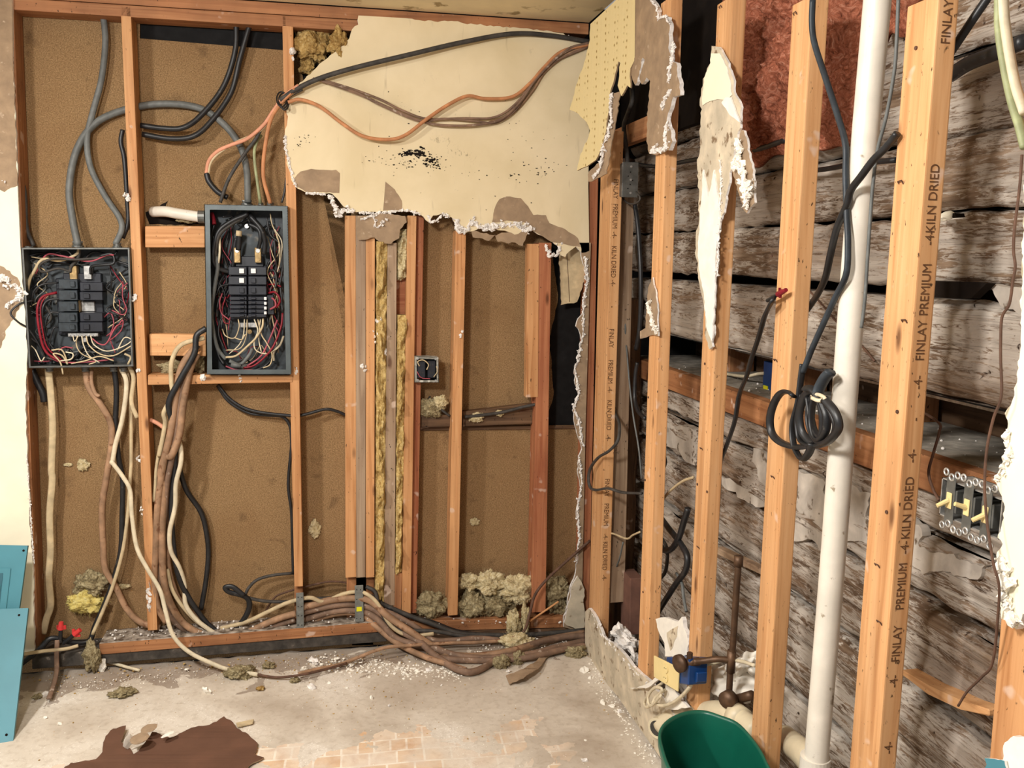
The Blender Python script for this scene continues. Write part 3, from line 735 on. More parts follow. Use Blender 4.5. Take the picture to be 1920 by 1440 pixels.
patch(z5((150, 1010), (190, 965), (250, 950), (320, 955), (390, 955), (412, 975, 0), (408, 1085), (300, 1080), (220, 1080), (170, 1050)), par=dw)
patch(z5((668, 1022, 0), (720, 1065), (760, 1130), (765, 1185), (655, 1185, 0)), par=dw)
patch(z5((1268, 1250), (1280, 1180), (1310, 1120), (1350, 1105), (1430, 1115), (1470, 1160), (1500, 1210), (1570, 1210), (1590, 1255), (1680, 1290), (1750, 1340), (1765, 1390), (1700, 1380), (1600, 1360), (1500, 1300), (1450, 1250), (1350, 1240)), par=dw)
crumble('broken_gypsum_edge', z5((350, 1100), (380, 1150), (400, 1210), (440, 1180), (500, 1195)), onB(YD), .012, dw, seed=2, jit=3.5, dens=1.6)
crumble('broken_gypsum_edge', z5((220, 1085), (340, 1095)), onB(YD), .006, dw, seed=3, jit=1.5)
crumble('broken_gypsum_edge', z5((520, 1195), (620, 1200), (700, 1190), (800, 1185), (870, 1205)), onB(YD), .0065, dw, seed=4, jit=2)
crumble('broken_gypsum_edge', z5((905, 1210), (920, 1250), (960, 1240), (990, 1200), (1030, 1215)), onB(YD), .007, dw, seed=5, jit=2)
crumble('broken_gypsum_edge', z5((1070, 1240), (1080, 1290), (1120, 1300), (1150, 1250), (1220, 1290), (1300, 1265), (1400, 1260), (1450, 1290), (1500, 1290)), onB(YD), .012, dw, seed=6, jit=4, dens=1.7)
crumble('broken_gypsum_edge', [(536, 255), (535, 275), (541, 300), (548, 330), (556, 350)], onB(YD), .0065, dw, seed=7, jit=1.6)
crumble('broken_gypsum_edge', z5((1380, 188), (1560, 195), (1700, 205), (1760, 230)), onB(YD-.004), .004, dw, seed=8, jit=.8)
# mould clusters on the sheet: many separate dark specks, a growth with its own shape
rng = random.Random(5); bm = bmesh.new()
for (cx, cy, sx, sy, n, s) in ((775, 288, 13, 2.5, 80, 2.0), (786, 284, 8, 4, 30, 2.4), (812, 303, 8, 5, 60, 1.6), (760, 305, 16, 7, 34, 1.1), (820, 312, 16, 4, 14, 1.0), (1020, 318, 14, 9, 22, 1.1), (565, 268, 9, 9, 20, 1.2), (960, 330, 6, 4, 8, 1.2), (745, 240, 30, 50, 18, .9), (900, 330, 120, 40, 40, .8), (1000, 260, 50, 40, 26, .8), (720, 302, 20, 6, 18, .9)):
    for i in range(n):
        p = B(rng.gauss(cx, sx), rng.gauss(cy, sy), YD-.0006); g = bmesh.ops.create_circle(bm, cap_ends=True, segments=11, radius=1)
        r = s*.0016*rng.uniform(.3, 1.5); e = rng.uniform(.8, 2.2)
        for v in g['verts']: v.co = p+Vector((v.co.x*r*e*rng.uniform(.4, 1.5), -rng.uniform(0, .0001), v.co.y*r*rng.uniform(.3, 1.4)))
o = setp(link('mould_specks', bm, 'void', dw), kind='stuff')
# hanging brown paper flaps under the sheet
o = sheet('hanging_paper_flap', z6((450, 165), (560, 155), (600, 150), (720, 165), (728, 200), (690, 240), (685, 290), (640, 322), (590, 318), (545, 285), (510, 295), (455, 300), (440, 230)), onB(-.016), (0, .003, 0), ('paper', 'paper'), dw, 1.2, 6)
crumble('broken_gypsum_edge', z6((470, 180), (540, 165), (560, 230), (600, 200), (590, 180)), onB(-.018), .007, dw, seed=9, jit=3)
sheet('hanging_paper_flap', z6((1090, 240), (1230, 275), (1410, 235), (1395, 300), (1380, 335), (1340, 315), (1300, 320), (1240, 310), (1225, 270), (1190, 305), (1100, 285)), onB(-.012), (0, .002, 0), ('paper', 'paper'), dw, 2, 6)
# narrow strip of drywall left in the corner
dc = sheet('drywall_strip', [(1086, 455, 0), (1108, 455, 0), (1098, 800, 0), (1090, 1185, 0), (1057, 1176), (1064, 1130), (1073, 1092), (1080, 1060), (1087, 1010), (1081, 960), (1090, 925), (1084, 870), (1090, 835), (1074, 770), (1085, 740),
    (1077, 700), (1088, 665), (1092, 640), (1080, 612), (1096, 580), (1100, 540), (1097, 500), (1090, 480)], onB(YD), TH, ('paper', 'gypsum'), None, 2.0, 6)
setp(dc, 'thin ragged drywall strip left standing in the corner', 'drywall')
crumble('broken_gypsum_edge', [(1097, 480), (1101, 520), (1093, 570), (1094, 620), (1086, 660), (1078, 692), (1086, 735), (1076, 765), (1088, 800), (1092, 835)], onB(YD), .0075, dc, seed=12, jit=1.8)
crumble('broken_gypsum_edge', [(1086, 860), (1091, 905), (1083, 950), (1086, 1010), (1079, 1055)], onB(YD), .0065, dc, seed=13, jit=1.5)
crumble('broken_gypsum_edge', z6((1510, 330), (1530, 390), (1580, 380), (1585, 320)), onB(YD), .009, dc, seed=14, jit=3)
# left drywall
dl = sheet('drywall_sheet', [(-900, -100, 0), (22, -60, 0), (24, 120), (31, 300), (33, 350, 0), (38, 460, 0), (42, 520), (50, 640), (50, 690), (48, 760), (51, 850), (54, 920), (58, 1000), (62, 1080), (65, 1222, 0), (-900, 1420, 0)], onB(YD), TH, ('drywall_clean', 'gypsum'), None, 1.4, 8)
setp(dl, 'cream drywall sheet along the left border behind the teal covers', 'drywall')
patch([(-190, -60, 0), (22, -60, 0), (24, 120), (31, 300), (33, 348), (20, 352), (8, 360), (-40, 340), (-190, 350, 0)], par=dl, lab='bare brown paper where the paint face is peeled off')
patch([(-60, 500), (-10, 496), (12, 506), (32, 520), (42, 545), (36, 580), (18, 610), (4, 640), (-20, 690), (-60, 700)], par=dl, lab='torn brown paper hole', amp=3)
crumble('broken_gypsum_edge', [(0, 515), (14, 530), (30, 540), (40, 555), (22, 570)], onB(YD-.002), .012, dl, seed=15, jit=6, dens=1.5)
crumble('broken_gypsum_edge', [(50, 850), (55, 930), (60, 1000), (64, 1060)], onB(YD), .004, dl, seed=16, jit=1.0, dens=.4)
crumble('broken_gypsum_edge', [(2, 340), (10, 345)], onB(YD-.002), .007, dl, seed=17, jit=2)

# cream perforated board peeling from the right wall at the ceiling
def bentR(x, y):
    # one flat board hinged near the ceiling edge and swung a little off the right wall
    p0 = R(1192, 100, -.014); a = math.radians(17); nrm = Vector((math.cos(a), math.sin(a), 0)); d = ray(x, y)
    return CAM+d*((p0-CAM).dot(nrm)/d.dot(nrm))
pg = sheet('perforated_board', [(1107, 45, 0), (1155, 0, 0), (1180, -35, 0), (1194, -35, 0), (1191, 0, 0), (1190, 112), (1182, 128), (1182, 165), (1176, 160), (1170, 172), (1165, 180), (1162, 172), (1158, 160), (1160, 150), (1163, 118), (1160, 115), (1150, 155), (1145, 168), (1141, 200), (1137, 240),
    (1128, 275), (1117, 300), (1100, 312), (1082, 320), (1088, 290), (1103, 258), (1106, 245), (1099, 228), (1084, 213), (1068, 206), (1080, 160), (1098, 110), (1106, 75)], bentR, (.006, .002, 0), ('peg', 'paper'), None, 1.0, 7)
setp(pg, 'cream perforated board peeling off the corner at the ceiling', 'board')
crumble('broken_gypsum_edge', r1((350, 690), (340, 800), (345, 900), (320, 1010), (285, 1080), (280, 1180), (260, 1270), (200, 1340)), lambda x, y: bentR(x, y)+Vector((.002, .01, 0)), .008, pg, seed=18, jit=2, dens=1.1)
sheet('torn_paper_edge', r1((330, 690), (400, 680), (370, 900), (330, 1110), (300, 1300), (160, 1360), (170, 1280), (270, 1200), (310, 1000), (320, 800)), lambda x, y: bentR(x, y)+Vector((.008, .012, 0)), (.003, .001, 0), ('paper', 'paper'), pg, 2, 6)
# brown paper drywall strip hanging from the ceiling on the thin stud
bs = sheet('drywall_strip', [(1192, -35, 0), (1215, -35), (1222, 0), (1234, 20), (1232, 40), (1240, 30), (1252, 32), (1256, 50), (1253, 90), (1258, 115), (1268, 118), (1273, 150), (1275, 178), (1262, 182), (1256, 205), (1250, 225), (1259, 250), (1261, 265), (1254, 282), (1245, 280), (1240, 285), (1225, 290), (1217, 288),
    (1212, 265), (1214, 220), (1216, 180), (1219, 152), (1212, 145), (1203, 158), (1200, 140), (1209, 112), (1205, 108), (1196, 145), (1191, 160), (1186, 150), (1183, 125), (1191, 105, 0)], onR(-.016), (.012, 0, 0), ('paper', 'gypsum'), None, 1.6, 6)
setp(bs, 'brown paper-faced drywall strip hanging from the ceiling over the thin stud', 'drywall')
crumble('broken_gypsum_edge', r1((640, 0), (690, 60), (700, 140), (750, 120), (780, 180)), onR(-.018), .005, bs, seed=20, jit=1.0)
crumble('broken_gypsum_edge', r1((810, 310), (805, 420), (780, 520), (775, 620)), onR(-.018), .009, bs, seed=21, jit=2, dens=1.3)
crumble('broken_gypsum_edge', r1((780, 680), (740, 760), (735, 830)), onR(-.018), .010, bs, seed=22, jit=2, dens=1.3)
crumble('broken_gypsum_edge', r1((760, 920), (750, 1020), (760, 1110), (650, 1140), (680, 1090)), onR(-.018), .009, bs, seed=23, jit=2, dens=1.1)
# long torn paper strip hanging on the third stud
hp = sheet('torn_paper_strip', [(1334, 86), (1348, 88), (1362, 112), (1372, 140), (1378, 178), (1388, 195), (1388, 240), (1378, 270), (1368, 330), (1360, 380), (1352, 410), (1345, 450), (1343, 500), (1340, 560), (1338, 600), (1336, 650), (1330, 655), (1322, 630),
    (1320, 580), (1312, 540), (1308, 500), (1304, 460), (1310, 420), (1310, 375), (1307, 330), (1312, 270), (1316, 205), (1312, 198), (1318, 148), (1332, 118)], onR(-.012), (.006, 0, 0), ('paperpale', 'gypsum'), None, 1.8, 6)
setp(hp, 'long torn drywall paper strip dangling on the stud below the ceiling', 'paper')
sheet('painted_face', [(1333, 100, 0), (1349, 100), (1362, 125), (1372, 178), (1364, 186), (1345, 186), (1330, 190), (1317, 198), (1316, 190), (1320, 148), (1332, 118)], onR(-.0145), (.002, 0, 0), ('drywall_clean', 'gypsum'), hp, 1.2, 6)['label'] = 'cream painted face'
sheet('bare_core', [(1318, 318, 0), (1328, 370), (1334, 340), (1338, 318, 0), (1346, 372), (1350, 410), (1342, 470), (1340, 560), (1334, 640), (1324, 610), (1320, 560), (1308, 480), (1312, 400)], onR(-.016), (.004, 0, 0), ('white_paint', 'gypsum'), hp, 1.2, 6)['label'] = 'bare white plaster core'
sheet('bare_core', r1((1170, 770), (1200, 730), (1240, 730), (1265, 800), (1280, 850), (1310, 920), (1230, 860)), onR(-.017), (.004, 0, 0), ('white_paint', 'gypsum'), hp, 1.0, 6)['label'] = 'white curl'
fl = sheet('torn_paper_strip', r1((1290, 960), (1340, 980), (1360, 1040), (1380, 1180), (1410, 1280), (1415, 1420), (1420, 1520), (1360, 1600), (1330, 1560), (1300, 1450), (1260, 1320), (1250, 1200), (1270, 1050)), onR(-.006), (.006, 0, 0), ('paper', 'gypsum'), None, 1.8, 6)
setp(fl, 'short torn paper flap with white plaster lumps, right of the long strip', 'paper')
crumble('broken_gypsum_edge', r1((1290, 1060), (1310, 1160), (1250, 1240), (1320, 1260), (1340, 1340), (1350, 1420), (1340, 1480), (1380, 1360), (1350, 1540), (1340, 1570)), onR(-.014), .0125, fl, mat='white_paint', seed=24, jit=3.5, dens=1.7)
crumble('broken_gypsum_edge', [(1350, 300), (1352, 340), (1350, 380), (1349, 420), (1346, 480), (1345, 520)], onR(-.014), .004, hp, seed=25, jit=1.2, dens=.8)
# scrap on the thin stud
sc = sheet('torn_paper_strip', r2((655, 880), (680, 1000), (690, 1110), (695, 1320), (650, 1310), (600, 1330), (560, 1340), (560, 1285), (600, 1260), (600, 1180), (615, 1050), (620, 960)), onR(-.008), (.005, 0, 0), ('paper', 'gypsum'), None, 1.2, 6)
setp(sc, 'small torn paper scrap with white plaster on the thin stud, mid height', 'paper')
crumble('broken_gypsum_edge', r2((615, 1070), (640, 1150), (650, 1230), (680, 1300)), onR(-.012), .010, sc, mat='white_paint', seed=26, jit=2.4, dens=1.8)
# strip of drywall along the floor of the right wall
fs = sheet('drywall_strip', [(1097, 1147), (1104, 1140), (1112, 1150), (1122, 1172), (1130, 1192), (1137, 1200), (1160, 1216), (1185, 1248), (1207, 1268), (1222, 1282), (1245, 1310), (1300, 1395), (1340, 1460, 0), (1275, 1480, 0), (1236, 1418, 0), (1158, 1306, 0), (1110, 1250, 0), (1097, 1225, 0)],
    onR(-.014), (.012, 0, 0), ('paperpale', 'gypsum'), None, 1.6, 7)
setp(fs, 'low remnant of drywall along the floor of the right wall', 'drywall')
crumble('broken_gypsum_edge', [(1112, 1150), (1128, 1188), (1150, 1212), (1185, 1250), (1215, 1280)], onR(-.010), .008, fs, seed=27, jit=2.4)
# drywall at the right border
dr = sheet('drywall_sheet', [(1925, 300, 0), (1990, 300, 0), (1980, 900, 0), (1985, 1200), (1918, 1150), (1905, 1180), (1890, 1165), (1877, 1160), (1874, 1120), (1876, 1080), (1868, 1042), (1880, 1020), (1870, 1008), (1878, 985), (1884, 950), (1868, 905), (1862, 900), (1888, 865), (1890, 840), (1883, 812), (1890, 795), (1884, 775), (1895, 760), (1902, 735), (1910, 690), (1914, 600), (1917, 450)], onR(-.014), (.012, 0, 0), ('drywall_clean', 'gypsum'), None, 2.2, 6)
setp(dr, 'pale cream drywall with ragged edge at the right border beside the switches', 'drywall')
crumble('broken_gypsum_edge', [(1872, 1045), (1882, 1065), (1885, 1090), (1882, 1120), (1890, 1150), (1905, 1170)], onR(-.018), .012, dr, mat='white_paint', seed=28, jit=5, dens=2.2)
crumble('broken_gypsum_edge', [(1888, 812), (1893, 850), (1872, 893), (1864, 903)], onR(-.016), .008, dr, mat='white_paint', seed=29, jit=2, dens=1.3)
dr2 = sheet('drywall_scrap', [(1884, 1392), (1900, 1380), (1925, 1385), (1990, 1400), (1990, 1500), (1870, 1500), (1878, 1430)], onR(-.014), (.012, 0, 0), ('white_paint', 'gypsum'), None, 2, 6)
setp(dr2, 'white broken drywall bit at the bottom right border', 'drywall')

# ================================================================== BREAKER PANELS
def pbox(name, quad, yf, depth, th, lip, mat_out, mat_in, parent):
    """open steel box: quad = pixel TL TR BR BL of the rim on plane yf"""
    q = [B(x, y, yf) for x, y in quad]; c = sum(q, Vector())/4
    inn = []
    for i in range(4):
        a = (q[(i+1) % 4]-q[i]).normalized(); b = (q[(i-1) % 4]-q[i]).normalized(); inn.append(q[i]+(a+b)*lip)
    bm = bmesh.new(); D = Vector((0, depth, 0)); t = Vector((0, .0015, 0))
    for i in range(4):
        j = (i+1) % 4
        prism(bm, [q[i], q[j], inn[j], inn[i]], [q[i]+t, q[j]+t, inn[j]+t, inn[i]+t], 0)          # lip
        n = (inn[i]-q[i]).normalized()*th*1.4; n2 = (inn[j]-q[j]).normalized()*th*1.4
        prism(bm, [q[i], q[j], q[j]+n2, q[i]+n], [q[i]+D, q[j]+D, q[j]+n2+D, q[i]+n+D], 0)          # side wall
    o = link('box', bm, mat_out, parent)
    bm = bmesh.new(); slab(bm, [p+D-Vector((0, .002, 0)) for p in q], (0, .002, 0), 0)
    link('back_plate', bm, mat_in, parent)
    return q
def pbx(px0, py0, px1, py1, y0, y1, name, mat, parent, bev=.002):
    a, b = B(px0, py0, y0), B(px1, py1, y0); bm = bmesh.new()
    box(bm, (min(a.x, b.x), y0, min(a.z, b.z)), (max(a.x, b.x), y1, max(a.z, b.z)), bev); return link(name, bm, mat, parent)
def breaker(l, t, r_, b, yb, yf, parent, mat='breaker', handle=None, side='r'):
    o = pbx(l, t, r_, b, yf, yb, 'breaker', mat, parent)
    h = b-t
    hx = (r_-(r_-l)*.42, r_-(r_-l)*.15) if side == 'l' else (l+(r_-l)*.15, l+(r_-l)*.42)
    pbx(hx[0], t+h*.22, hx[1], b-h*.22, yf-.008, yf, 'toggle', handle or mat, o, .001)
    return o
def wires(lst, parent, name='wire'):
    for pix, Y, r, m in lst:
        o = tube(name, pathv(pix, Y if isinstance(Y, (list, tuple)) else [Y, Y]), r, m, parent, seg=6, n=6)

# --- square sub panel on the left
p1 = empty('breaker_panel', B(145, 690, .0), label='square open breaker panel with the cover off, left of the tall one', cat='breaker panel')
pbox('box', [(40, 464), (243, 464), (250, 687), (54, 690)], -.018, .095, .002, .006, 'steel', 'steel_in', p1)
for y0 in (533, 554, 575, 596, 613):
    breaker(109, y0-10 if y0 < 600 else y0-8, 146, y0+9, .07, .012, p1, 'breaker_blue', side='l')
for (a, b) in ((529, 546), (547, 563), (586, 603), (604, 622)): breaker(149, a, 193, b, .07, .012, p1, side='r')
pbx(146, 563, 150, 586, .03, .07, 'bus_bar', 'brass', p1); pbx(152, 565, 178, 584, .05, .07, 'bus_bar', 'silver', p1)
pbx(104, 522, 196, 628, .062, .075, 'mounting_pan', 'breaker', p1)
for x in (137, 164):
    o = pbx(x-8, 498, x+8, 524, .03, .06, 'main_lug', 'brass' if x < 150 else 'silver', p1)
pbx(118, 512, 190, 530, .045, .07, 'lug_base', 'breaker', p1)
nb = pbx(127, 625, 184, 631, .02, .04, 'neutral_bar', 'silver', p1, .001)
for k in range(8):
    bm = bmesh.new(); p = B(131+k*7, 628, .02); cyl(bm, p, p+Vector((0, -.005, 0)), .0035, 10); link('screw', bm, 'silver', nb)
pbx(152, 632, 164, 642, .03, .045, 'neutral_lug', 'silver', p1)
# knock-outs and connector rings
def connector(x, y, Y, r, L, parent, axis=(0, 0, 1), mat='steel', name='cable_connector'):
    bm = bmesh.new(); p = B(x, y, Y); a = Vector(axis)
    cyl(bm, p-a*.003, p+a*.003, r*1.25, 14); cyl(bm, p, p+a*L, r, 12); cyl(bm, p+a*(L*.7), p+a*L, r*1.2, 6)
    return link(name, bm, mat, parent)
connector(146, 462, .03, .016, .018, p1, mat='steel'); connector(220, 463, .03, .013, .014, p1); connector(55, 465, .01, .012, .006, p1)
for x in (93, 160, 213, 232): connector(x, 690, .03, .011, .012, p1, (0, 0, -1))
pbx(60, 485, 75, 520, .06, .074, 'side_clip', 'steel', p1)
A2 = lambda *p: z2(*p)
wires([
    (A2((320, 445), (240, 470), (210, 540), (225, 680), (260, 780), (340, 832)), [.03, .0, -.005, .0], .0045, 'w_red'),
    (A2((320, 450), (265, 462), (228, 530), (240, 660), (270, 760), (360, 835)), [.03, .01, .0, .01], .003, 'w_red'),
    (A2((330, 390), (240, 400), (190, 440), (175, 520)), [.03, .01, .02], .0035, 'w_black'),
    (A2((340, 480), (270, 490), (240, 540), (245, 640), (285, 780)), [.03, .01, .02], .0045, 'w_black'),
    (A2((340, 560), (285, 560), (255, 620), (260, 700), (330, 800)), [.03, .02, .02], .0035, 'w_black'),
    (A2((330, 640), (300, 650), (280, 740), (300, 800)), [.03, .02, .03], .003, 'w_black'),
    (A2((185, 490), (110, 510), (60, 560), (100, 610), (160, 650), (220, 740), (250, 800)), [0, -.03, -.03, .0, .01], .0036, 'w_black'),
    (A2((445, 180), (430, 230), (340, 265), (240, 260), (190, 330), (165, 380), (150, 480)), [.03, .02, .03], .0055, 'w_cream'),
    (A2((400, 330), (330, 310), (240, 330), (225, 290), (300, 255), (420, 260), (560, 250), (640, 235)), [.03, .0, .02], .0045, 'w_darkgrey'),
    (A2((510, 340), (515, 300), (580, 290), (640, 280), (630, 230), (560, 240)), [.03, .0, .01], .005, 'w_black'),
    (A2((640, 235), (600, 235), (500, 270), (350, 240), (260, 235), (200, 340)), [.0, .02, .03], .003, 'w_pinkwire'),
    (A2((660, 210), (640, 260), (720, 290), (735, 330)), [.03, .01], .004, 'w_black'),
    (A2((450, 190), (440, 250), (400, 300), (395, 330)), [.03, .03], .006, 'w_darkgrey'),
    (A2((692, 380), (690, 470), (712, 540), (690, 570), (630, 545)), [.05, .0, .01], .0022, 'w_pinkwire'),
    (A2((690, 385), (650, 440), (640, 520), (670, 560)), [.05, .02, .02], .0018, 'w_cream'),
    (A2((520, 705), (560, 735), (600, 730), (650, 640), (690, 620)), [.01, .0, .02], .0025, 'w_pinkwire'),
    (A2((600, 690), (650, 650), (690, 600), (680, 660), (600, 730)), [.03, .01, .02], .0022, 'w_pinkwire'),
    (A2((570, 600), (620, 560), (640, 620), (620, 700), (650, 790)), [.04, .02, .02], .0022, 'w_pinkwire'),
    (A2((240, 740), (300, 820), (400, 840), (560, 830), (640, 820)), [.02, .0, .02], .003, 'w_pinkwire'),
    (A2((410, 690), (420, 720), (440, 690)), [.0, -.005], .0018, 'w_white'),
    (A2((435, 690), (430, 740), (460, 790), (540, 830), (500, 850)), [.01, .0], .0022, 'w_cream'),
    (A2((460, 690), (470, 740), (500, 800), (560, 840)), [.01, .0], .0022, 'w_white'),
    (A2((485, 690), (500, 740), (560, 790), (640, 800), (740, 745)), [.01, .0], .0024, 'w_cream'),
    (A2((510, 690), (530, 740), (600, 775), (690, 750), (740, 715), (700, 700), (660, 770)), [.01, -.005, .01], .0022, 'w_white'),
    (A2((290, 770), (350, 770), (380, 850), (350, 800), (300, 790), (340, 840), (355, 905)), [.0, -.01], .0028, 'w_cream'),
    (A2((370, 780), (410, 790), (400, 820), (340, 830)), [.0, -.01], .0024, 'w_white'),
    (A2((640, 830), (560, 805), (480, 830), (400, 845)), [.0, .0], .0026, 'w_cream'),
    (A2((700, 790), (735, 810), (720, 850)), [.0, .01], .004, 'w_cream'),
    (A2((230, 720), (240, 790), (290, 820), (400, 830)), [.03, .02], .0045, 'w_darkgrey'),
    (A2((560, 800), (640, 790), (700, 780), (740, 770)), [.02, .02], .004, 'w_black'),
    (A2((540, 780), (600, 790), (660, 800), (710, 760)), [.02, .01], .003, 'w_black'),
    (A2((170, 740), (200, 770), (230, 830), (250, 810)), [.02, .0], .0022, 'w_white'),
    (A2((150, 450), (155, 560), (170, 690), (230, 740)), [.04, .02], .003, 'w_darkgrey'),
], p1)

def mess(par, x0, y0, x1, y1, n, seed, avoid):
    rg = random.Random(seed)
    for i in range(n):
        side = rg.choice(avoid); pts = []
        if side == 'l': xa, xb, ya, yb = x0+3, x0+(x1-x0)*.26, y0+20, y1-12
        elif side == 'r': xa, xb, ya, yb = x1-(x1-x0)*.24, x1-4, y0+20, y1-12
        elif side == 't': xa, xb, ya, yb = x0+8, x1-8, y0+4, y0+(y1-y0)*.14
        else: xa, xb, ya, yb = x0+8, x1-8, y1-(y1-y0)*.16, y1-4
        v = side in 'lr'; m = 5; st = rg.random()*.4; ln = rg.uniform(.35, .6)
        for k in range(m):
            t = st+ln*k/(m-1)
            if v: pts.append((rg.uniform(xa, xb), ya+(yb-ya)*t))
            else: pts.append((xa+(xb-xa)*t, rg.uniform(ya, yb)))
        mt = rg.choice(['w_black', 'w_black', 'w_black', 'w_darkgrey', 'w_red', 'w_cream', 'w_grey', 'w_pinkwire']); r = rg.uniform(.0028, .0045) if mt in ('w_black', 'w_darkgrey') else rg.uniform(.0016, .0024)
        tube('wire', [B(x, y, rg.uniform(.02, .06)) for x, y in pts], r, mt, par, seg=6, n=6)
mess(p1, 45, 466, 247, 686, 30, 3, 'llrrtbbb')
# --- tall main panel
p2 = empty('breaker_panel', B(463, 703, .0), label='tall narrow open breaker panel with grey steel frame', cat='breaker panel')
pbox('box', [(383, 383), (539, 386), (546, 702), (388, 702)], -.035, .105, .002, .018, 'steel_dark', 'steel_in', p2)
pbx(428, 497, 502, 600, .045, .062, 'mounting_pan', 'breaker', p2)
L2 = [(500, 516), (518, 534), (536, 553)]
for k, (a, b) in enumerate(L2):
    breaker(428, a, 463, b, .06, .0, p2, side='l', handle='tag_white' if k < 2 else None); breaker(465, a, 500, b, .06, .0, p2, side='r', handle='tag_white' if k < 1 else None)
for k in range(5):
    a = 556+k*8
    breaker(430, a, 463, a+7, .06, .0, p2, side='l')
    breaker(465, a, 500, a+7, .06, .0, p2, side='r')
for y in (557, 566, 575, 584): pbx(495, y, 500, y+5.5, -.014, -.006, 'breaker_handle_tie', 'tag_white', p2, .0008)
pbx(500, 553, 514, 590, .01, .06, 'tandem_breaker', 'breaker', p2)
pbx(437, 591, 496, 595, .02, .045, 'neutral_bar', 'silver', p2, .001)
gb = pbx(448, 605, 482, 614, .03, .05, 'ground_bar', 'silver', p2, .001)
bm = bmesh.new(); p = B(468, 622, .02); cyl(bm, p+Vector((0, .03, 0)), p, .008, 12); cyl(bm, p, p-Vector((0, .004, 0)), .004, 8); link('ground_lug', bm, 'brass', p2)
pbx(440, 480, 494, 500, .035, .06, 'lug_base', 'breaker', p2)
for x in (444, 483):
    o = pbx(x-6, 464, x+7, 493, .012, .035, 'main_lug', 'brass', p2)
    for y in (470, 486):
        bm = bmesh.new(); q = B(x+.5, y, .012); cyl(bm, q, q-Vector((0, .003, 0)), .0075, 12); cyl(bm, q-Vector((0, .003, 0)), q-Vector((0, .0032, 0)), .0035, 6); link('lug_screw', bm, 'silver' if y < 480 else 'brass', o)
bm = bmesh.new(); p = B(463, 424, .06); cyl(bm, p, p-Vector((0, .008, 0)), .008, 12); link('plate_screw', bm, 'silver', p2)
connector(463, 383, .03, .016, .014, p2); connector(489, 383, .02, .008, .006, p2); connector(507, 383, .02, .010, .006, p2)
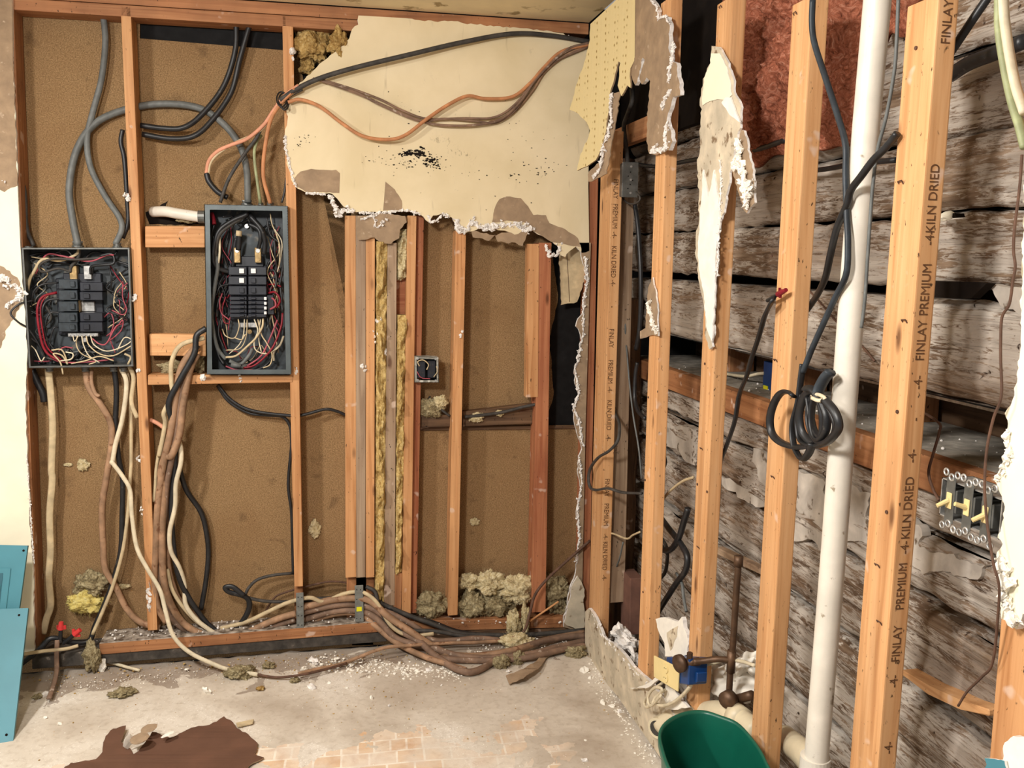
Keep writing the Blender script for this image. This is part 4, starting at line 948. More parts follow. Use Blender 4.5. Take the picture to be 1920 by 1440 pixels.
wires([
    (A2((1385, 0), (1380, 10), (1310, 40), (1240, 90), (1210, 160), (1200, 260), (1230, 310), (1290, 330)), [.0, -.01, .02], .0085, 'w_black'),
    (A2((1390, 5), (1420, 30), (1470, 90), (1490, 160), (1485, 230)), [.02, .0, .015], .0095, 'w_black'),
    (A2((1400, 60), (1455, 90), (1465, 150), (1450, 210)), [.02, .0, .02], .008, 'w_black'),
    (A2((1345, 100), (1345, 150), (1340, 205)), [.0, .015], .011, 'w_black'),
    (A2((1330, 140), (1320, 180), (1315, 260), (1310, 300)), [.02, .03], .008, 'w_black'),
    (A2((1345, 98), (1342, 128)), [.0, .0], .0115, 'w_cream'),
    (A2((1370, 20), (1290, 70), (1235, 120), (1215, 200), (1218, 290)), [.0, -.01, .01], .007, 'w_darkgrey'),
    (A2((1210, 130), (1215, 220), (1225, 300), (1210, 400), (1190, 540), (1200, 660), (1225, 760), (1270, 820)), [.01, .0, .01], .0075, 'w_grey'),
    (A2((1235, 120), (1235, 230), (1215, 350), (1195, 480), (1195, 600)), [.0, .01], .0045, 'w_white'),
    (A2((1270, 810), (1330, 800), (1400, 740), (1440, 700), (1475, 640), (1480, 590)), [.0, -.01, .02], .004, 'w_cream'),
    (A2((1290, 830), (1350, 850), (1400, 800), (1420, 760)), [-.005, .0], .007, 'w_grey'),
    (A2((1300, 850), (1355, 860)), [-.01, -.01], .010, 'w_grey'),
    (A2((1510, 400), (1545, 400), (1580, 412)), [.03, .0], .0032, 'w_red'),
    (A2((1510, 448), (1550, 445), (1575, 490), (1555, 530)), [.02, -.01, .0], .004, 'w_red'),
    (A2((1520, 470), (1545, 490), (1550, 520), (1520, 540)), [.02, -.01, .0], .0035, 'w_pinkwire'),
    (A2((1590, 560), (1580, 640), (1530, 760), (1440, 850), (1370, 870)), [.02, -.01, .0], .004, 'w_red'),
    (A2((1560, 600), (1520, 700), (1470, 800), (1390, 860)), [.02, .0, .0], .0035, 'w_pinkwire'),
    (A2((1190, 0), (1200, 30), (1205, 60)), [.02, .0], .008, 'w_red'),
    (A2((1520, 0), (1530, 60), (1560, 130), (1575, 200), (1570, 300)), [.02, -.005], .0022, 'w_cream'),
    (A2((1545, 90), (1585, 160), (1580, 250), (1560, 330)), [.0, .01], .002, 'w_white'),
    (A2((1500, 20), (1520, 120), (1580, 180), (1590, 300), (1570, 420)), [.02, .01], .0045, 'w_black'),
    (A2((1220, 30), (1190, 120), (1190, 250), (1225, 300), (1280, 320)), [.02, .0, .02], .005, 'w_black'),
    (A2((1250, 450), (1235, 500), (1245, 560), (1290, 600)), [.02, .0], .0025, 'w_pinkwire'),
    (A2((1270, 470), (1250, 540), (1260, 610), (1285, 620)), [.02, .0], .0022, 'w_red'),
    (A2((1340, 595), (1345, 640), (1320, 700), (1270, 690), (1250, 650)), [.02, .0, .02], .0022, 'w_cream'),
    (A2((1375, 595), (1370, 680), (1345, 740), (1290, 790)), [.02, .0, .02], .0022, 'w_white'),
    (A2((1390, 595), (1385, 690), (1350, 760), (1270, 770)), [.02, .0, .02], .002, 'w_cream'),
    (A2((1430, 595), (1450, 660), (1430, 720), (1440, 770), (1500, 790), (1560, 760)), [.02, -.01, .0], .0025, 'w_white'),
    (A2((1450, 595), (1470, 680), (1500, 730), (1530, 790), (1520, 850), (1480, 870)), [.02, -.01, .0], .0025, 'w_cream'),
    (A2((1465, 595), (1455, 700), (1470, 780)), [.02, .0], .0022, 'w_white'),
    (A2((1320, 700), (1360, 710), (1380, 680)), [.0, -.01], .002, 'w_cream'),
    (A2((1595, 690), (1575, 740), (1540, 780), (1540, 830)), [.02, .0], .004, 'w_white'),
    (A2((1585, 620), (1560, 760), (1500, 850), (1440, 880), (1360, 885)), [.02, .005], .005, 'w_black'),
    (A2((1210, 700), (1230, 800), (1260, 850)), [.02, .01], .007, 'w_black'),
    (A2((1270, 860), (1330, 880), (1420, 880)), [.0, .0], .003, 'w_pinkwire'),
    (A2((1500, 330), (1540, 320), (1555, 360), (1550, 420)), [.03, .0], .0045, 'w_black'),
    (A2((1500, 380), (1560, 360), (1580, 440), (1590, 560)), [.03, .0], .0045, 'w_black'),
    (A2((1290, 400), (1240, 410), (1215, 460)), [.03, .02], .004, 'w_black'),
    (A2((1290, 500), (1240, 470), (1220, 540)), [.03, .02], .004, 'w_black'),
    (A2((1280, 560), (1240, 600), (1230, 680), (1260, 760)), [.03, .01], .004, 'w_black'),
], p2)
mess(p2, 402, 396, 530, 690, 34, 4, 'llllrrrrtbb')

# ================================================================== CABLES ON THE BACK WALL
def cable(label, pix, Y, r, mat, flat=1.0, group=None, seg=8, name='cable', n=8, f=B):
    P = pathv(pix, Y if isinstance(Y, (list, tuple)) else [Y, Y], f)
    return tube(name, P, r, mat, None, flat, seg, n, label=label, cat='cable', group=group)
G1, G2, G3, G4 = 'cables fanning over the cream drywall', 'cables dropping from the tall panel', 'cables running along the bottom plate', 'cables dropping from the square panel'
# upper left
cable('pale grey cable snaking from the top plate into the square panel', z1((570, 30), (588, 150), (592, 260), (570, 450), (520, 640), (490, 780), (510, 940), (590, 1100), (670, 1220), (685, 1290), (650, 1372)), [.06, .06, .03], .0105, 'w_grey', 1.5)
cable('thick grey conduit arching from the square panel over to the tall one', z1((440, 1382), (410, 1240), (390, 1060), (430, 850), (530, 700), (690, 622), (900, 585), (1110, 605), (1250, 690), (1350, 820), (1388, 960), (1395, 1140)), [.02, .06, .075, .06, .0], .0125, 'w_grey', 1.0, name='conduit')
for k, (pts, lab) in enumerate(((z1((1330, 120), (1322, 290), (1255, 490), (1130, 650), (1030, 718), (920, 722), (790, 705)), 'upper of the two black cables curving from the top plate behind the long stud'),
      (z1((1410, 120), (1350, 330), (1300, 520), (1190, 680), (1090, 765), (960, 780), (800, 755)), 'lower of the two black cables curving from the top plate behind the long stud'))):
    cable(lab, pts, [.05, .06, .04, .05], .0095, 'w_black', 1.2, 'black cable pair')
cable('short black cable hanging behind the long stud, above the square panel', z1((690, 730), (680, 800), (700, 900), (715, 1120), (720, 1250), (690, 1340)), [.05, .05], .008, 'w_black')
cable('dark dusty cable between leftmost stud and fibreboard, above the square panel', z1((118, 985), (140, 1100), (150, 1280), (190, 1385)), [.05, .05], .0075, 'w_darkgrey')
cd_ = cable('white conduit stub entering the tall panel from a torn hole', z1((858, 1192), (930, 1190), (1000, 1202), (1130, 1222)), [.085, .04, .03], .019, 'pvc', name='conduit', seg=14)
bm = bmesh.new(); a = z1((1115, 1220))[0]; p = B(a[0], a[1], .03); cyl(bm, p, p+Vector((.022, 0, 0)), .023, 16); link('conduit_collar', bm, 'steel', cd_)
hole = sheet('torn_hole', z1((818, 1195), (880, 1165), (945, 1130), (930, 1165), (1000, 1180), (1140, 1200), (1150, 1260), (1000, 1265), (840, 1262)), onB(YB-.001), (0, .001, 0), ('void', 'void'), wall_back, 1, 5)
# fan
FAN = dict(flat=1.2, group=G1)
cable('thick black cable on top of the fan over the cream drywall', z5((75, 565), (160, 505), (300, 440), (500, 380), (800, 308), (1100, 238), (1380, 190), (1600, 200), (1820, 236)), [-.03, -.045, -.05, -.03, -.022], .0088, 'w_darkgrey', 1.2, G1)
cable('orange cable sagging lowest across the cream drywall', z5((120, 575), (190, 560), (300, 600), (420, 690), (540, 765), (680, 785), (780, 760), (900, 670), (1020, 590), (1130, 540), (1230, 555), (1380, 545), (1480, 470), (1560, 380), (1660, 290), (1815, 250)), [-.035, -.05, -.045, -.03, -.024], .0064, 'w_orange', 1.2, G1)
cable('brown fan cable that stays highest of the sagging three', z5((300, 445), (480, 500), (640, 560), (760, 620), (900, 668), (1100, 665), (1280, 660), (1400, 585), (1500, 460), (1620, 330), (1750, 262), (1812, 246)), [-.032, -.03, -.024], .0046, 'w_brown', 1.1, G1)
cable('brown fan cable that sags deepest of the sagging three', z5((310, 455), (520, 530), (700, 612), (900, 690), (1050, 707), (1200, 700), (1320, 670), (1430, 570), (1520, 440), (1680, 285), (1815, 240)), [-.032, -.034, -.026], .0050, 'w_brown', 1.1, G1)
cable('middle brown fan cable of the sagging three', z5((260, 440), (500, 518), (640, 590), (860, 680), (1000, 668), (1180, 682), (1290, 690), (1400, 620), (1480, 500), (1600, 360), (1810, 262)), [-.036, -.028, -.022], .0044, 'w_brown', 1.1, G1)
cable('thin cable below the fan joining it at the corner', z5((1250, 690), (1380, 640), (1490, 520), (1570, 400), (1700, 300), (1812, 256)), [-.02, -.02], .0045, 'w_tan', 1.1, G1)
cable('pink cable from the fan bending left to the dark splice', z1((1680, 480), (1600, 540), (1540, 620), (1480, 705), (1390, 780), (1300, 815), (1225, 850), (1175, 905), (1160, 980)), [-.04, -.02, .0, .03], .0066, 'w_pink', 1.3, G1)
cable('cream cable running beside the pink one to the dark splice', z1((1690, 490), (1575, 585), (1470, 730), (1330, 800), (1230, 862), (1185, 915), (1170, 985)), [-.04, -.01, .01, .03], .0052, 'w_cream', 1.3, G1)
cable('orange cable dropping from the fan into the tall panel', z1((1660, 500), (1590, 570), (1530, 655), (1498, 780), (1480, 980), (1520, 1145)), [-.04, -.02, .0], .0070, 'w_orange', 1.4, G1)
cable('pale green cable dropping into the tall panel', z1((1470, 760), (1440, 810), (1432, 900), (1465, 1145)), [.02, .0, .0], .0055, 'w_green', 1.3, G1)
cable('black cable from the fan crossing down to the tall panel corner', z1((1700, 500), (1600, 560), (1490, 690), (1440, 780), (1380, 860), (1290, 1000), (1238, 1140)), [-.035, -.01, .0, .0], .0065, 'w_darkgrey', 1.2, G1)
cable('dark taped splice hanging above the tall panel', z1((1162, 975), (1175, 1020), (1215, 1070), (1250, 1095), (1280, 1110)), [.03, .02], .010, 'w_black', name='taped_splice')
cable('thin dark cable beside the panel-side stud, near its top', z1((1610, 1000), (1600, 1080), (1585, 1140)), [.02, .02], .004, 'w_black')
tie = bmesh.new()
for k in range(3):
    c = B(528+k*3, 186+k*3, -.03); P = [c+Vector((math.cos(a)*.022*(1-.3*k*.3)*.75, math.sin(a)*.016, math.sin(a)*.028)) for a in [i*math.pi/6 for i in range(13)]]
    tube_bm(tie, P, .0028, 1, 6, 3)
setp(link('cable_tie', tie, 'w_black', None, True), 'black cable tie wrapped around the bundled fan at the stud', 'cable tie')
# square panel drops
cable('flat white cable dropping straight down left of the others', z2((270, 870), (285, 1000), (297, 1200), (290, 1440))+z3((295, 300), (280, 500), (285, 700), (275, 850), (285, 1000), (262, 1080), (242, 1165)), [.04, .04, .05], .0125, 'w_cream', 2.4, G4)
cable('thick tan cable dropping and curling right at the floor', z2((480, 870), (500, 980), (570, 1080), (625, 1190), (625, 1320))+z3((600, 280), (575, 450), (580, 660), (592, 800), (650, 900), (710, 1020), (790, 1100), (900, 1130)), [.04, .03, .05, .03], .0115, 'w_tan', 1.2, G4)
cable('tan cable stub forking off under the square panel', z2((515, 880), (515, 950), (535, 1010), (560, 1030)), [.04, .02], .007, 'w_tan', 1.2, G4)
cable('black cable dropping from the square panel to the red wire nuts', z2((642, 870), (655, 1000), (650, 1200), (668, 1380))+z3((690, 300), (687, 500), (680, 690), (645, 840), (600, 970), (535, 1120), (500, 1205), (400, 1212), (290, 1190), (225, 1250), (120, 1335)), [.04, .045, .05, .0, -.05], .0095, 'w_black', 1.3, G4)
cable('bright white cable winding across the long stud down to the floor', z2((680, 870), (712, 960), (690, 1150), (650, 1300), (633, 1400))+z3((630, 200), (690, 280), (732, 360), (742, 500), (770, 680), (830, 800), (900, 920), (932, 1040), (972, 1170), (1060, 1265), (1200, 1335), (1300, 1370), (1450, 1395)), [.03, .02, -.01, -.045, -.10, -.17], .0085, 'w_white', 1.4, G4)
cable('thin white cable crossing behind the black one', z2((712, 870), (730, 1000), (738, 1200), (738, 1400))+z3((735, 260), (718, 500), (690, 700), (640, 880), (590, 1010), (520, 1170)), [.05, .05, .04, .01], .0065, 'w_cream', 1.5, G4)
cable('short beige cable squeezed against the long stud', z2((728, 860), (752, 930), (740, 1060), (772, 1150)), [.03, .01], .008, 'w_cream', 1.5, G4)
cable('dark cable end dangling behind the square panel bottom', z2((180, 880), (210, 950), (240, 1010), (250, 1060)), [.06, .06], .012, 'w_black', 1.0, G4)
# tall panel drops
cable('cream cable on the left of the tall panel bundle', z2((1150, 700), (1020, 740), (967, 830), (963, 940), (968, 1030), (922, 1120), (928, 1190), (895, 1360))+z3((900, 110), (880, 230), (874, 330), (866, 420)), [-.01, -.03, .0, .02], .0085, 'w_cream', 1.4, G2)
cable('tan cable on the outside of the tall panel bundle', z2((1110, 740), (1020, 870), (985, 1070), (960, 1230), (925, 1380))+z3((905, 300), (885, 480), (876, 700), (868, 880), (885, 1010), (935, 1100)), [-.01, -.03, .0, .02], .0125, 'w_tan', 1.1, G2)
cable('thickest tan cable of the tall panel bundle, turning right along the plate', z2((1110, 790), (1065, 890), (1030, 1080), (1010, 1240), (965, 1360))+z3((930, 170), (905, 260), (922, 360), (912, 600), (920, 850), (962, 1000), (1050, 1120), (1200, 1185), (1350, 1172), (1550, 1085), (1665, 1050)), [-.01, -.03, .0, .01, -.01], .0130, 'w_tan', 1.0, G2)
cable('second thick tan cable of the tall panel bundle', z2((1090, 820), (1040, 930), (1005, 1090), (985, 1260))+z3((965, 180), (935, 340), (925, 500), (908, 660), (905, 860), (935, 1010), (1010, 1120), (1150, 1190), (1300, 1195), (1450, 1150), (1660, 1085)), [-.01, -.02, .015, .03, .0], .0115, 'w_brown', 1.0, G2)
cable('brown cable at the back of the tall panel bundle', z2((1070, 860), (1035, 1010), (1000, 1180))+z3((985, 60), (960, 260), (940, 440), (940, 640), (950, 800), (1000, 960), (1090, 1060), (1180, 1110)), [.0, .03, .05], .0105, 'w_tan', 1.1, G2)
cable('thick black cable twisting through the tall panel bundle', z2((1160, 645), (1105, 690), (1092, 790), (1010, 940), (950, 1060), (962, 1150), (985, 1250))+z3((985, 200), (965, 470), (978, 700), (1008, 850), (1060, 960), (1120, 1050), (1180, 1120), (1250, 1155), (1340, 1120), (1395, 1040), (1400, 980), (1365, 950), (1290, 930), (1268, 905), (1310, 902), (1372, 950)), [-.02, -.04, .0, .02, .02, .0, -.01], .0105, 'w_black', 1.3, G2)
cable('black cable bowing right beneath the tall panel', z3((1010, 240), (1050, 360), (1130, 480), (1162, 600), (1172, 720), (1158, 870), (1130, 1030)), [.03, .06, .07, .06], .0095, 'w_black', 1.2, G2)
cable('pink and cream cable weaving in front of the tall panel bundle', z3((950, 0), (985, 30), (1015, 110), (1018, 200), (990, 320), (985, 450), (955, 590), (962, 700), (1008, 790), (1038, 890), (1045, 1000), (1110, 1090), (1210, 1165)), [.01, -.02, -.01, .02, .0], .0085, 'w_white', 1.3, G2)
cable('cream cable low in the tall panel bundle, tucked under the tan ones', z3((940, 800), (975, 930), (1060, 1050), (1150, 1125), (1240, 1140)), [.02, .03], .0075, 'w_cream', 1.3, G2)
cable('pinkish cable stub sticking out left of the tall panel bundle', z2((845, 1160), (900, 1190), (960, 1240)), [.03, .0], .0075, 'w_pink', 1.2, G2)
cable('cream cable rising from the loop over both strap plates', z3((1240, 1135), (1380, 1100), (1500, 1045), (1620, 990), (1740, 962))+z8((140, 385), (240, 345), (310, 330), (370, 335), (440, 390), (520, 520), (620, 575), (760, 565)), [.02, .0, -.01, .0, -.02, -.06, -.08], .0080, 'w_cream', 1.3, G3)
# right of the tall panel
cable('black cable leaving the tall panel base and turning down beside the stud', z2((1222, 968), (1290, 1060), (1400, 1122), (1500, 1135), (1590, 1145), (1632, 1200), (1640, 1300))+z3((1635, 160), (1622, 330), (1640, 480), (1645, 650), (1650, 830)), [.07, .06, .05], .0062, 'w_black', 1.0)
cable('black cable crossing the stud from the tall panel to the stud trio', z2((1225, 962), (1300, 1050), (1420, 1110), (1640, 1138), (1720, 1130), (1830, 1102), (1900, 1115))+z6((395, 1290)), [.06, .04, .06], .0060, 'w_black')
cable('thin dark cable from the loop up to the stud foot', z3((1380, 945), (1400, 905), (1450, 860), (1540, 835), (1640, 825)), [.02, .05], .006, 'w_darkgrey')
cable('thin dark cable behind the first strap plate, upper', z3((1385, 960), (1480, 980), (1600, 985), (1760, 975), (1920, 960)), [.01, .03], .0065, 'w_darkgrey', group=G3)
cable('thin wire arching behind the first strap plate', z3((1495, 1035), (1530, 980), (1570, 945), (1700, 905), (1850, 872), (1960, 878)), [.05, .05], .004, 'w_rust')
# bundle along the floor
Yb = [.0, .0, -.03, -.09, -.14, -.12, -.06]
cable('thick tan cable topmost in the straps, diving to the floor', z8((0, 405), (40, 412), (200, 372), (360, 368), (430, 400), (500, 465), (640, 560), (760, 640), (860, 682), (1000, 690), (1200, 660), (1400, 600), (1610, 560)), Yb, .0135, 'w_tan', 1.0, G3)
cable('second tan cable in the straps, making the longest sag on the floor', z8((0, 450), (200, 405), (340, 402), (450, 442), (560, 540), (680, 610), (770, 690), (900, 768), (1000, 774), (1130, 700), (1250, 645), (1450, 590), (1610, 575)), [.01, .0, -.05, -.16, -.17, -.10, -.06], .0130, 'w_brown', 1.0, G3)
cable('third tan cable in the straps, nearest the floor', z8((0, 495), (200, 438), (360, 440), (450, 490), (540, 585), (640, 622), (750, 642), (900, 690), (1080, 702), (1300, 680), (1460, 640), (1610, 605)), [.02, .0, -.05, -.11, -.14, -.11, -.06], .0130, 'w_brown', 1.0, G3)
cable('lowest tan cable beside the second strap', z8((60, 500), (200, 455), (340, 452), (430, 520), (540, 610), (700, 690), (850, 740), (940, 770)), [.03, .0, -.10, -.15], .0110, 'w_tan', 1.0, G3)
cable('black cable uppermost through both straps', z8((0, 360), (60, 370), (200, 366), (330, 345), (400, 352), (480, 402), (620, 462), (760, 512), (900, 562), (1100, 572), (1300, 570), (1610, 545)), [.02, .01, .0, -.04, -.05], .0095, 'w_darkgrey', 1.0, G3)
cable('dark cable weaving right through the floor tangle', z8((380, 300), (430, 330), (450, 410), (500, 500), (580, 545), (760, 550), (950, 582), (1100, 592), (1300, 575)), [.0, -.06, -.09], .0080, 'w_darkgrey', 1.0, G3)
cable('tan cable curling at the middle of the floor tangle', z8((480, 430), (580, 480), (680, 540), (760, 600), (880, 600), (1000, 590), (1130, 600)), [.0, -.08, -.09], .0105, 'w_brown', 1.0, G3)
cable('flat beige cable lying low across the floor tangle', z8((0, 790), (120, 760), (230, 738), (330, 700), (480, 645), (640, 630), (850, 618), (1000, 614), (1140, 602), (1240, 575)), [-.17, -.15, -.12, -.10], .0068, 'w_tan', 1.5, G3)
cable('brown cable ending at the corner under the others', z8((780, 700), (900, 712), (1100, 715), (1300, 695), (1500, 650), (1610, 632)), [-.15, -.10, -.06], .0120, 'w_brown', 1.0, G3)
cable('dusty dark cable right next to the glass wool heap', z8((500, 415), (640, 470), (760, 505), (880, 550), (1000, 570)), [.0, -.01], .010, 'w_black', 1.0, G3)
cable('thin brown cable slanting up from the tangle to the corner stud', z8((1200, 600), (1270, 545), (1300, 450), (1330, 345), (1400, 255), (1520, 145), (1640, 40)), [-.10, -.05, -.02], .0060, 'w_rust', 1.0)
cable('dark wire on the floor continuing the bright white cable', z3((1450, 1395), (1560, 1410), (1700, 1395), (1850, 1360), (1950, 1330)), [-.18, -.16], .0045, 'w_rust')
# nail strap plates
for lab, x0_, x1_, y0_, y1_, yel in (('steel strap plate over the cables at the stud right of the tall panel', 555, 569, 1112, 1178, 0), ('steel strap plate with yellow sticker below the stud trio', 665, 681, 1098, 1166, 1)):
    bm = bmesh.new(); q = [B(x0_, y0_, -.022), B(x1_, y0_-1, -.022), B(x1_+1, y1_, -.03), B(x0_+1, y1_, -.03)]; slab(bm, q, (0, .0025, 0), .0008)
    o = setp(link('strap_plate', bm, 'plate_grey'), lab, 'metal plate', 'steel strap plates')
    hb = bmesh.new()
    for i in range(2):
        for j in range(4):
            p = B(x0_+4+i*7, y0_+8+j*(y1_-y0_-14)/3, -.0235-.006*j/3); cyl(hb, p, p+Vector((0, .003, 0)), .0022, 8)
    link('nail_hole', hb, 'void', o)
    if yel:
        p = B(673.5, 1142, -.0285); bm = bmesh.new(); box(bm, (p.x-.010, p.y-.0008, p.z-.009), (p.x+.010, p.y, p.z+.009), 0); link('yellow_sticker', bm, 'yellow', o)
# red wire nuts
def nut(name, x, y, ang, Y, lab, r=.010, f=B, mat='red_cap', L=.028):
    p = f(x, y, Y); d = Vector((math.sin(ang), 0, math.cos(ang))) if f is B else Vector((0, -math.sin(ang), math.cos(ang)))
    root = empty(name, p, label=lab, cat='wire connector')
    bm = bmesh.new(); cyl(bm, p, p+d*L, r*1.1, 10, r*.75); 
    for s in (-1, 1):
        w = d.cross(Vector((0, 1, 0) if f is B else (1, 0, 0))); box(bm, p+d*.004+w*s*r-Vector((.003, .003, .003)), p+d*.012+w*s*r*1.4+Vector((.003, .003, .003)), 0)
    link('cap', bm, mat, root); bm = bmesh.new(); tube_bm(bm, [p, p-d*.02, p-d*.05], r*.7, 1, 8, 2); link('wire_stub', bm, 'w_black', root)
    return root
nut('wire_nut', 114, 1180, .1, -.035, 'red wire nut pointing up on the black cable at lower left')
nut('wire_nut', 139, 1190, .9, -.03, 'red wire nut tilted right beside the upright one')
cable('cream cable end crossing behind the lower teal cover', z3((130, 1280), (250, 1262), (370, 1250), (440, 1232)), [-.08, -.03], .0065, 'w_cream', 1.6)
cable('flat brown cable tail hanging over the sleeper onto the floor', z3((322, 1200), (318, 1290), (318, 1370), (305, 1440))+z3((275, 1530)), [-.04, -.07, -.14, -.2], .0085, 'w_brown', 2)

# ================================================================== GLASS WOOL ON THE BACK WALL
def PT(x, y, rpx, Y=.045): 
    p = B(x, y, Y); return p, (B(x+rpx, y, Y)-p).length
def wool(label, x, y, rpx, mat='ins_dirty', Y=.045, seed=0, squash=(1, .55, .85), fib=90, f=None, name='glass_wool_tuft', group='glass wool tufts', rough=.5):
    if f == 'floor':
        p = F(x, y, 0); q = F(x+rpx, y, 0); r = (q-p).length; p.z += r*squash[2]*.6
    else: p, r = PT(x, y, rpx, Y)
    return tuft(name, p, r, mat, label, 'insulation', group, None, seed, fib, squash, rough)
GH = 'heap of glass wool at the foot of the back wall'
wool('dirty grey-green wool heap left of the lone stud foot', 806, 1133, 29, 'ins_dirty', .045, 1, group=GH)
wool('dirty wool heap right of the lone stud foot, with black soot', 885, 1135, 30, 'ins_dirty', .045, 2, group=GH)
wool('small cream wool tuft standing on top of the heap beside the lone stud', 878, 1090, 17, 'ins_yellow', .05, 3, group=GH)
wool('curly cream wool tuft peaking in the middle of the heap', 918, 1092, 25, 'ins_yellow', .05, 4, group=GH)
wool('broad cream wool clump left of the red-stained stud', 969, 1105, 28, 'ins_yellow', .04, 5, group=GH)
wool('dirty wool wedge under the cream clumps in mid heap', 930, 1135, 32, 'ins_dirty', .055, 6, group=GH)
wool('wool clump right of the red-stained stud, against the corner', 1040, 1110, 27, 'ins_dirty', .05, 7, squash=(1, .5, 1.1), group=GH)
wool('dirty wool bit tucked behind the corner strip foot', 1058, 1135, 20, 'ins_dirty', .06, 8, group=GH)
wool('yellow wool tongue drooping over the cables below the red-stained stud', 963, 1170, 15, 'ins_yellow', -.03, 9, squash=(.8, .6, 1.7), group=GH)
wool('stringy wool shred hanging over the bottom plate', 985, 1160, 13, 'ins_yellow', -.02, 10, squash=(.6, .5, 2), group=GH)
wool('torn grey-yellow wool wad on the left fibreboard', 172, 1095, 30, 'ins_dirty', .07, 11, squash=(1, .45, .8))
wool('bright yellow wool wad on the left fibreboard', 162, 1128, 32, 'ins_bright', .065, 12, squash=(1, .45, .62))
wool('wool shred right of the bright yellow wad', 222, 1100, 15, 'ins_yellow', .08, 13, squash=(1.3, .3, .35))
wool('brown matted wool slumped over the sleeper, lower left', 172, 1232, 20, 'ins_dirty', -.05, 14, squash=(.75, .5, 1.5))
wool('brown wool ball in the gap at the ceiling left of the cream sheet', 584, 84, 27, 'ins_old', .05, 15, squash=(1, .7, 1.1))
wool('brown wool lump under the ceiling next to the cream sheet corner', 634, 82, 19, 'ins_old', .0, 16, squash=(.9, .6, 1.2))
wool('brown wool sliver below the ceiling wool ball', 577, 125, 14, 'ins_old', .06, 17, squash=(1, .5, 1))
wool('wispy wool scrap stuck to fibreboard left of the long stud, upper', 155, 872, 10, 'ins_yellow', .085, 18, squash=(1, .25, 1.1))
wool('small flat wool scrap left of the wispy one', 128, 871, 8, 'ins_yellow', .088, 19, squash=(1, .2, .4))
wool('wispy wool scrap right of the tall panel stud, low', 590, 992, 12, 'ins_yellow', .085, 20, squash=(.8, .25, 1.3))
wool('grey wool flap under the metal outlet box', 808, 765, 19, 'ins_dirty', .05, 21, squash=(1, .4, .9))
wool('folded wool flap between outlet box and lone stud', 826, 752, 12, 'ins_yellow', .04, 22, squash=(1, .4, .8))
wool('white wool crumb on the ledger board right of the lone stud', 893, 783, 12, 'ins_yellow', .045, 23, squash=(1.1, .4, .7))
wool('tiny wool crumb in the middle of the ledger board', 937, 775, 7, 'ins_yellow', .045, 24, squash=(1, .4, .8))
wool('wool crumbs on fibreboard over the cream heap', 890, 978, 8, 'ins_yellow', .088, 25, squash=(1, .3, .8))
wool('wool wad inside the wall under the lower stub left of the tall panel', 330, 688, 16, 'ins_dirty', .05, 26, squash=(1.8, .6, .7))
wool('wool wad inside the wall against the tall panel side', 372, 672, 14, 'ins_dirty', .05, 27, squash=(.8, .6, 1.8))
wool('matted wool beside the white conduit stub', 350, 412, 9, 'ins_dirty', .05, 28, squash=(2, .6, .6))
wool('clump of wool between the trio and the grey stud, upper part', 750, 512, 9, 'ins_yellow', .03, 29, squash=(1, .5, 1.4))
def insul_strip(label, quad, mat, Y, amp, seed):
    bm = bmesh.new(); nu, nv = 16, 260; g = []
    q = [Vector((a[0], a[1], 0)) for a in quad]
    for j in range(nv+1):
        row = []
        for i in range(nu+1):
            u, v = i/nu, j/nv; p = (q[0]*(1-u)+q[1]*u)*(1-v)+(q[3]*(1-u)+q[2]*u)*v
            w = B(p.x, p.y, Y); h = math.sin(u*math.pi)**.5*amp*(.7+1.2*noise.fractal(Vector((w.x*30+seed, 0, w.z*14)), .8, 2, 5))
            row.append(bm.verts.new(w-Vector((0, h, 0))+Vector((.004*noise.noise(Vector((seed, u, w.z*25))), 0, 0))))
        g.append(row)
    for j in range(nv):
        for i in range(nu): bm.faces.new((g[j][i], g[j][i+1], g[j+1][i+1], g[j+1][i]))
    r = bmesh.ops.extrude_face_region(bm, geom=list(bm.faces))
    for v in [x for x in r['geom'] if isinstance(x, bmesh.types.BMVert)]: v.co.y = Y+.01
    return setp(link('glass_wool_strip', bm, mat, None, True), label, 'insulation', 'glass wool strips between close studs')
insul_strip('ragged yellow glass wool strip right of the stud trio', [(704, 452), (727, 455), (721, 1130), (703, 1110)], 'ins_strip', .02, .034, 1)
insul_strip('ragged yellow glass wool strip left of the outlet-box stud', [(744, 590), (764, 590), (753, 1072), (740, 1075)], 'ins_strip', .02, .032, 5)
insul_strip('short yellow glass wool strip high beside the outlet-box stud', [(744, 430), (764, 430), (764, 520), (743, 520)], 'ins_yellow', .03, .03, 9)
def chunk(label, c, r, mat='gypsum', seed=0, squash=(1, .8, .6), name='plaster_chunk', cat='debris', group=None, sub=2, rough=.35):
    bm = bmesh.new(); blob(bm, c, r, rough, sub, seed, squash); return setp(link(name, bm, mat), label, cat, group)
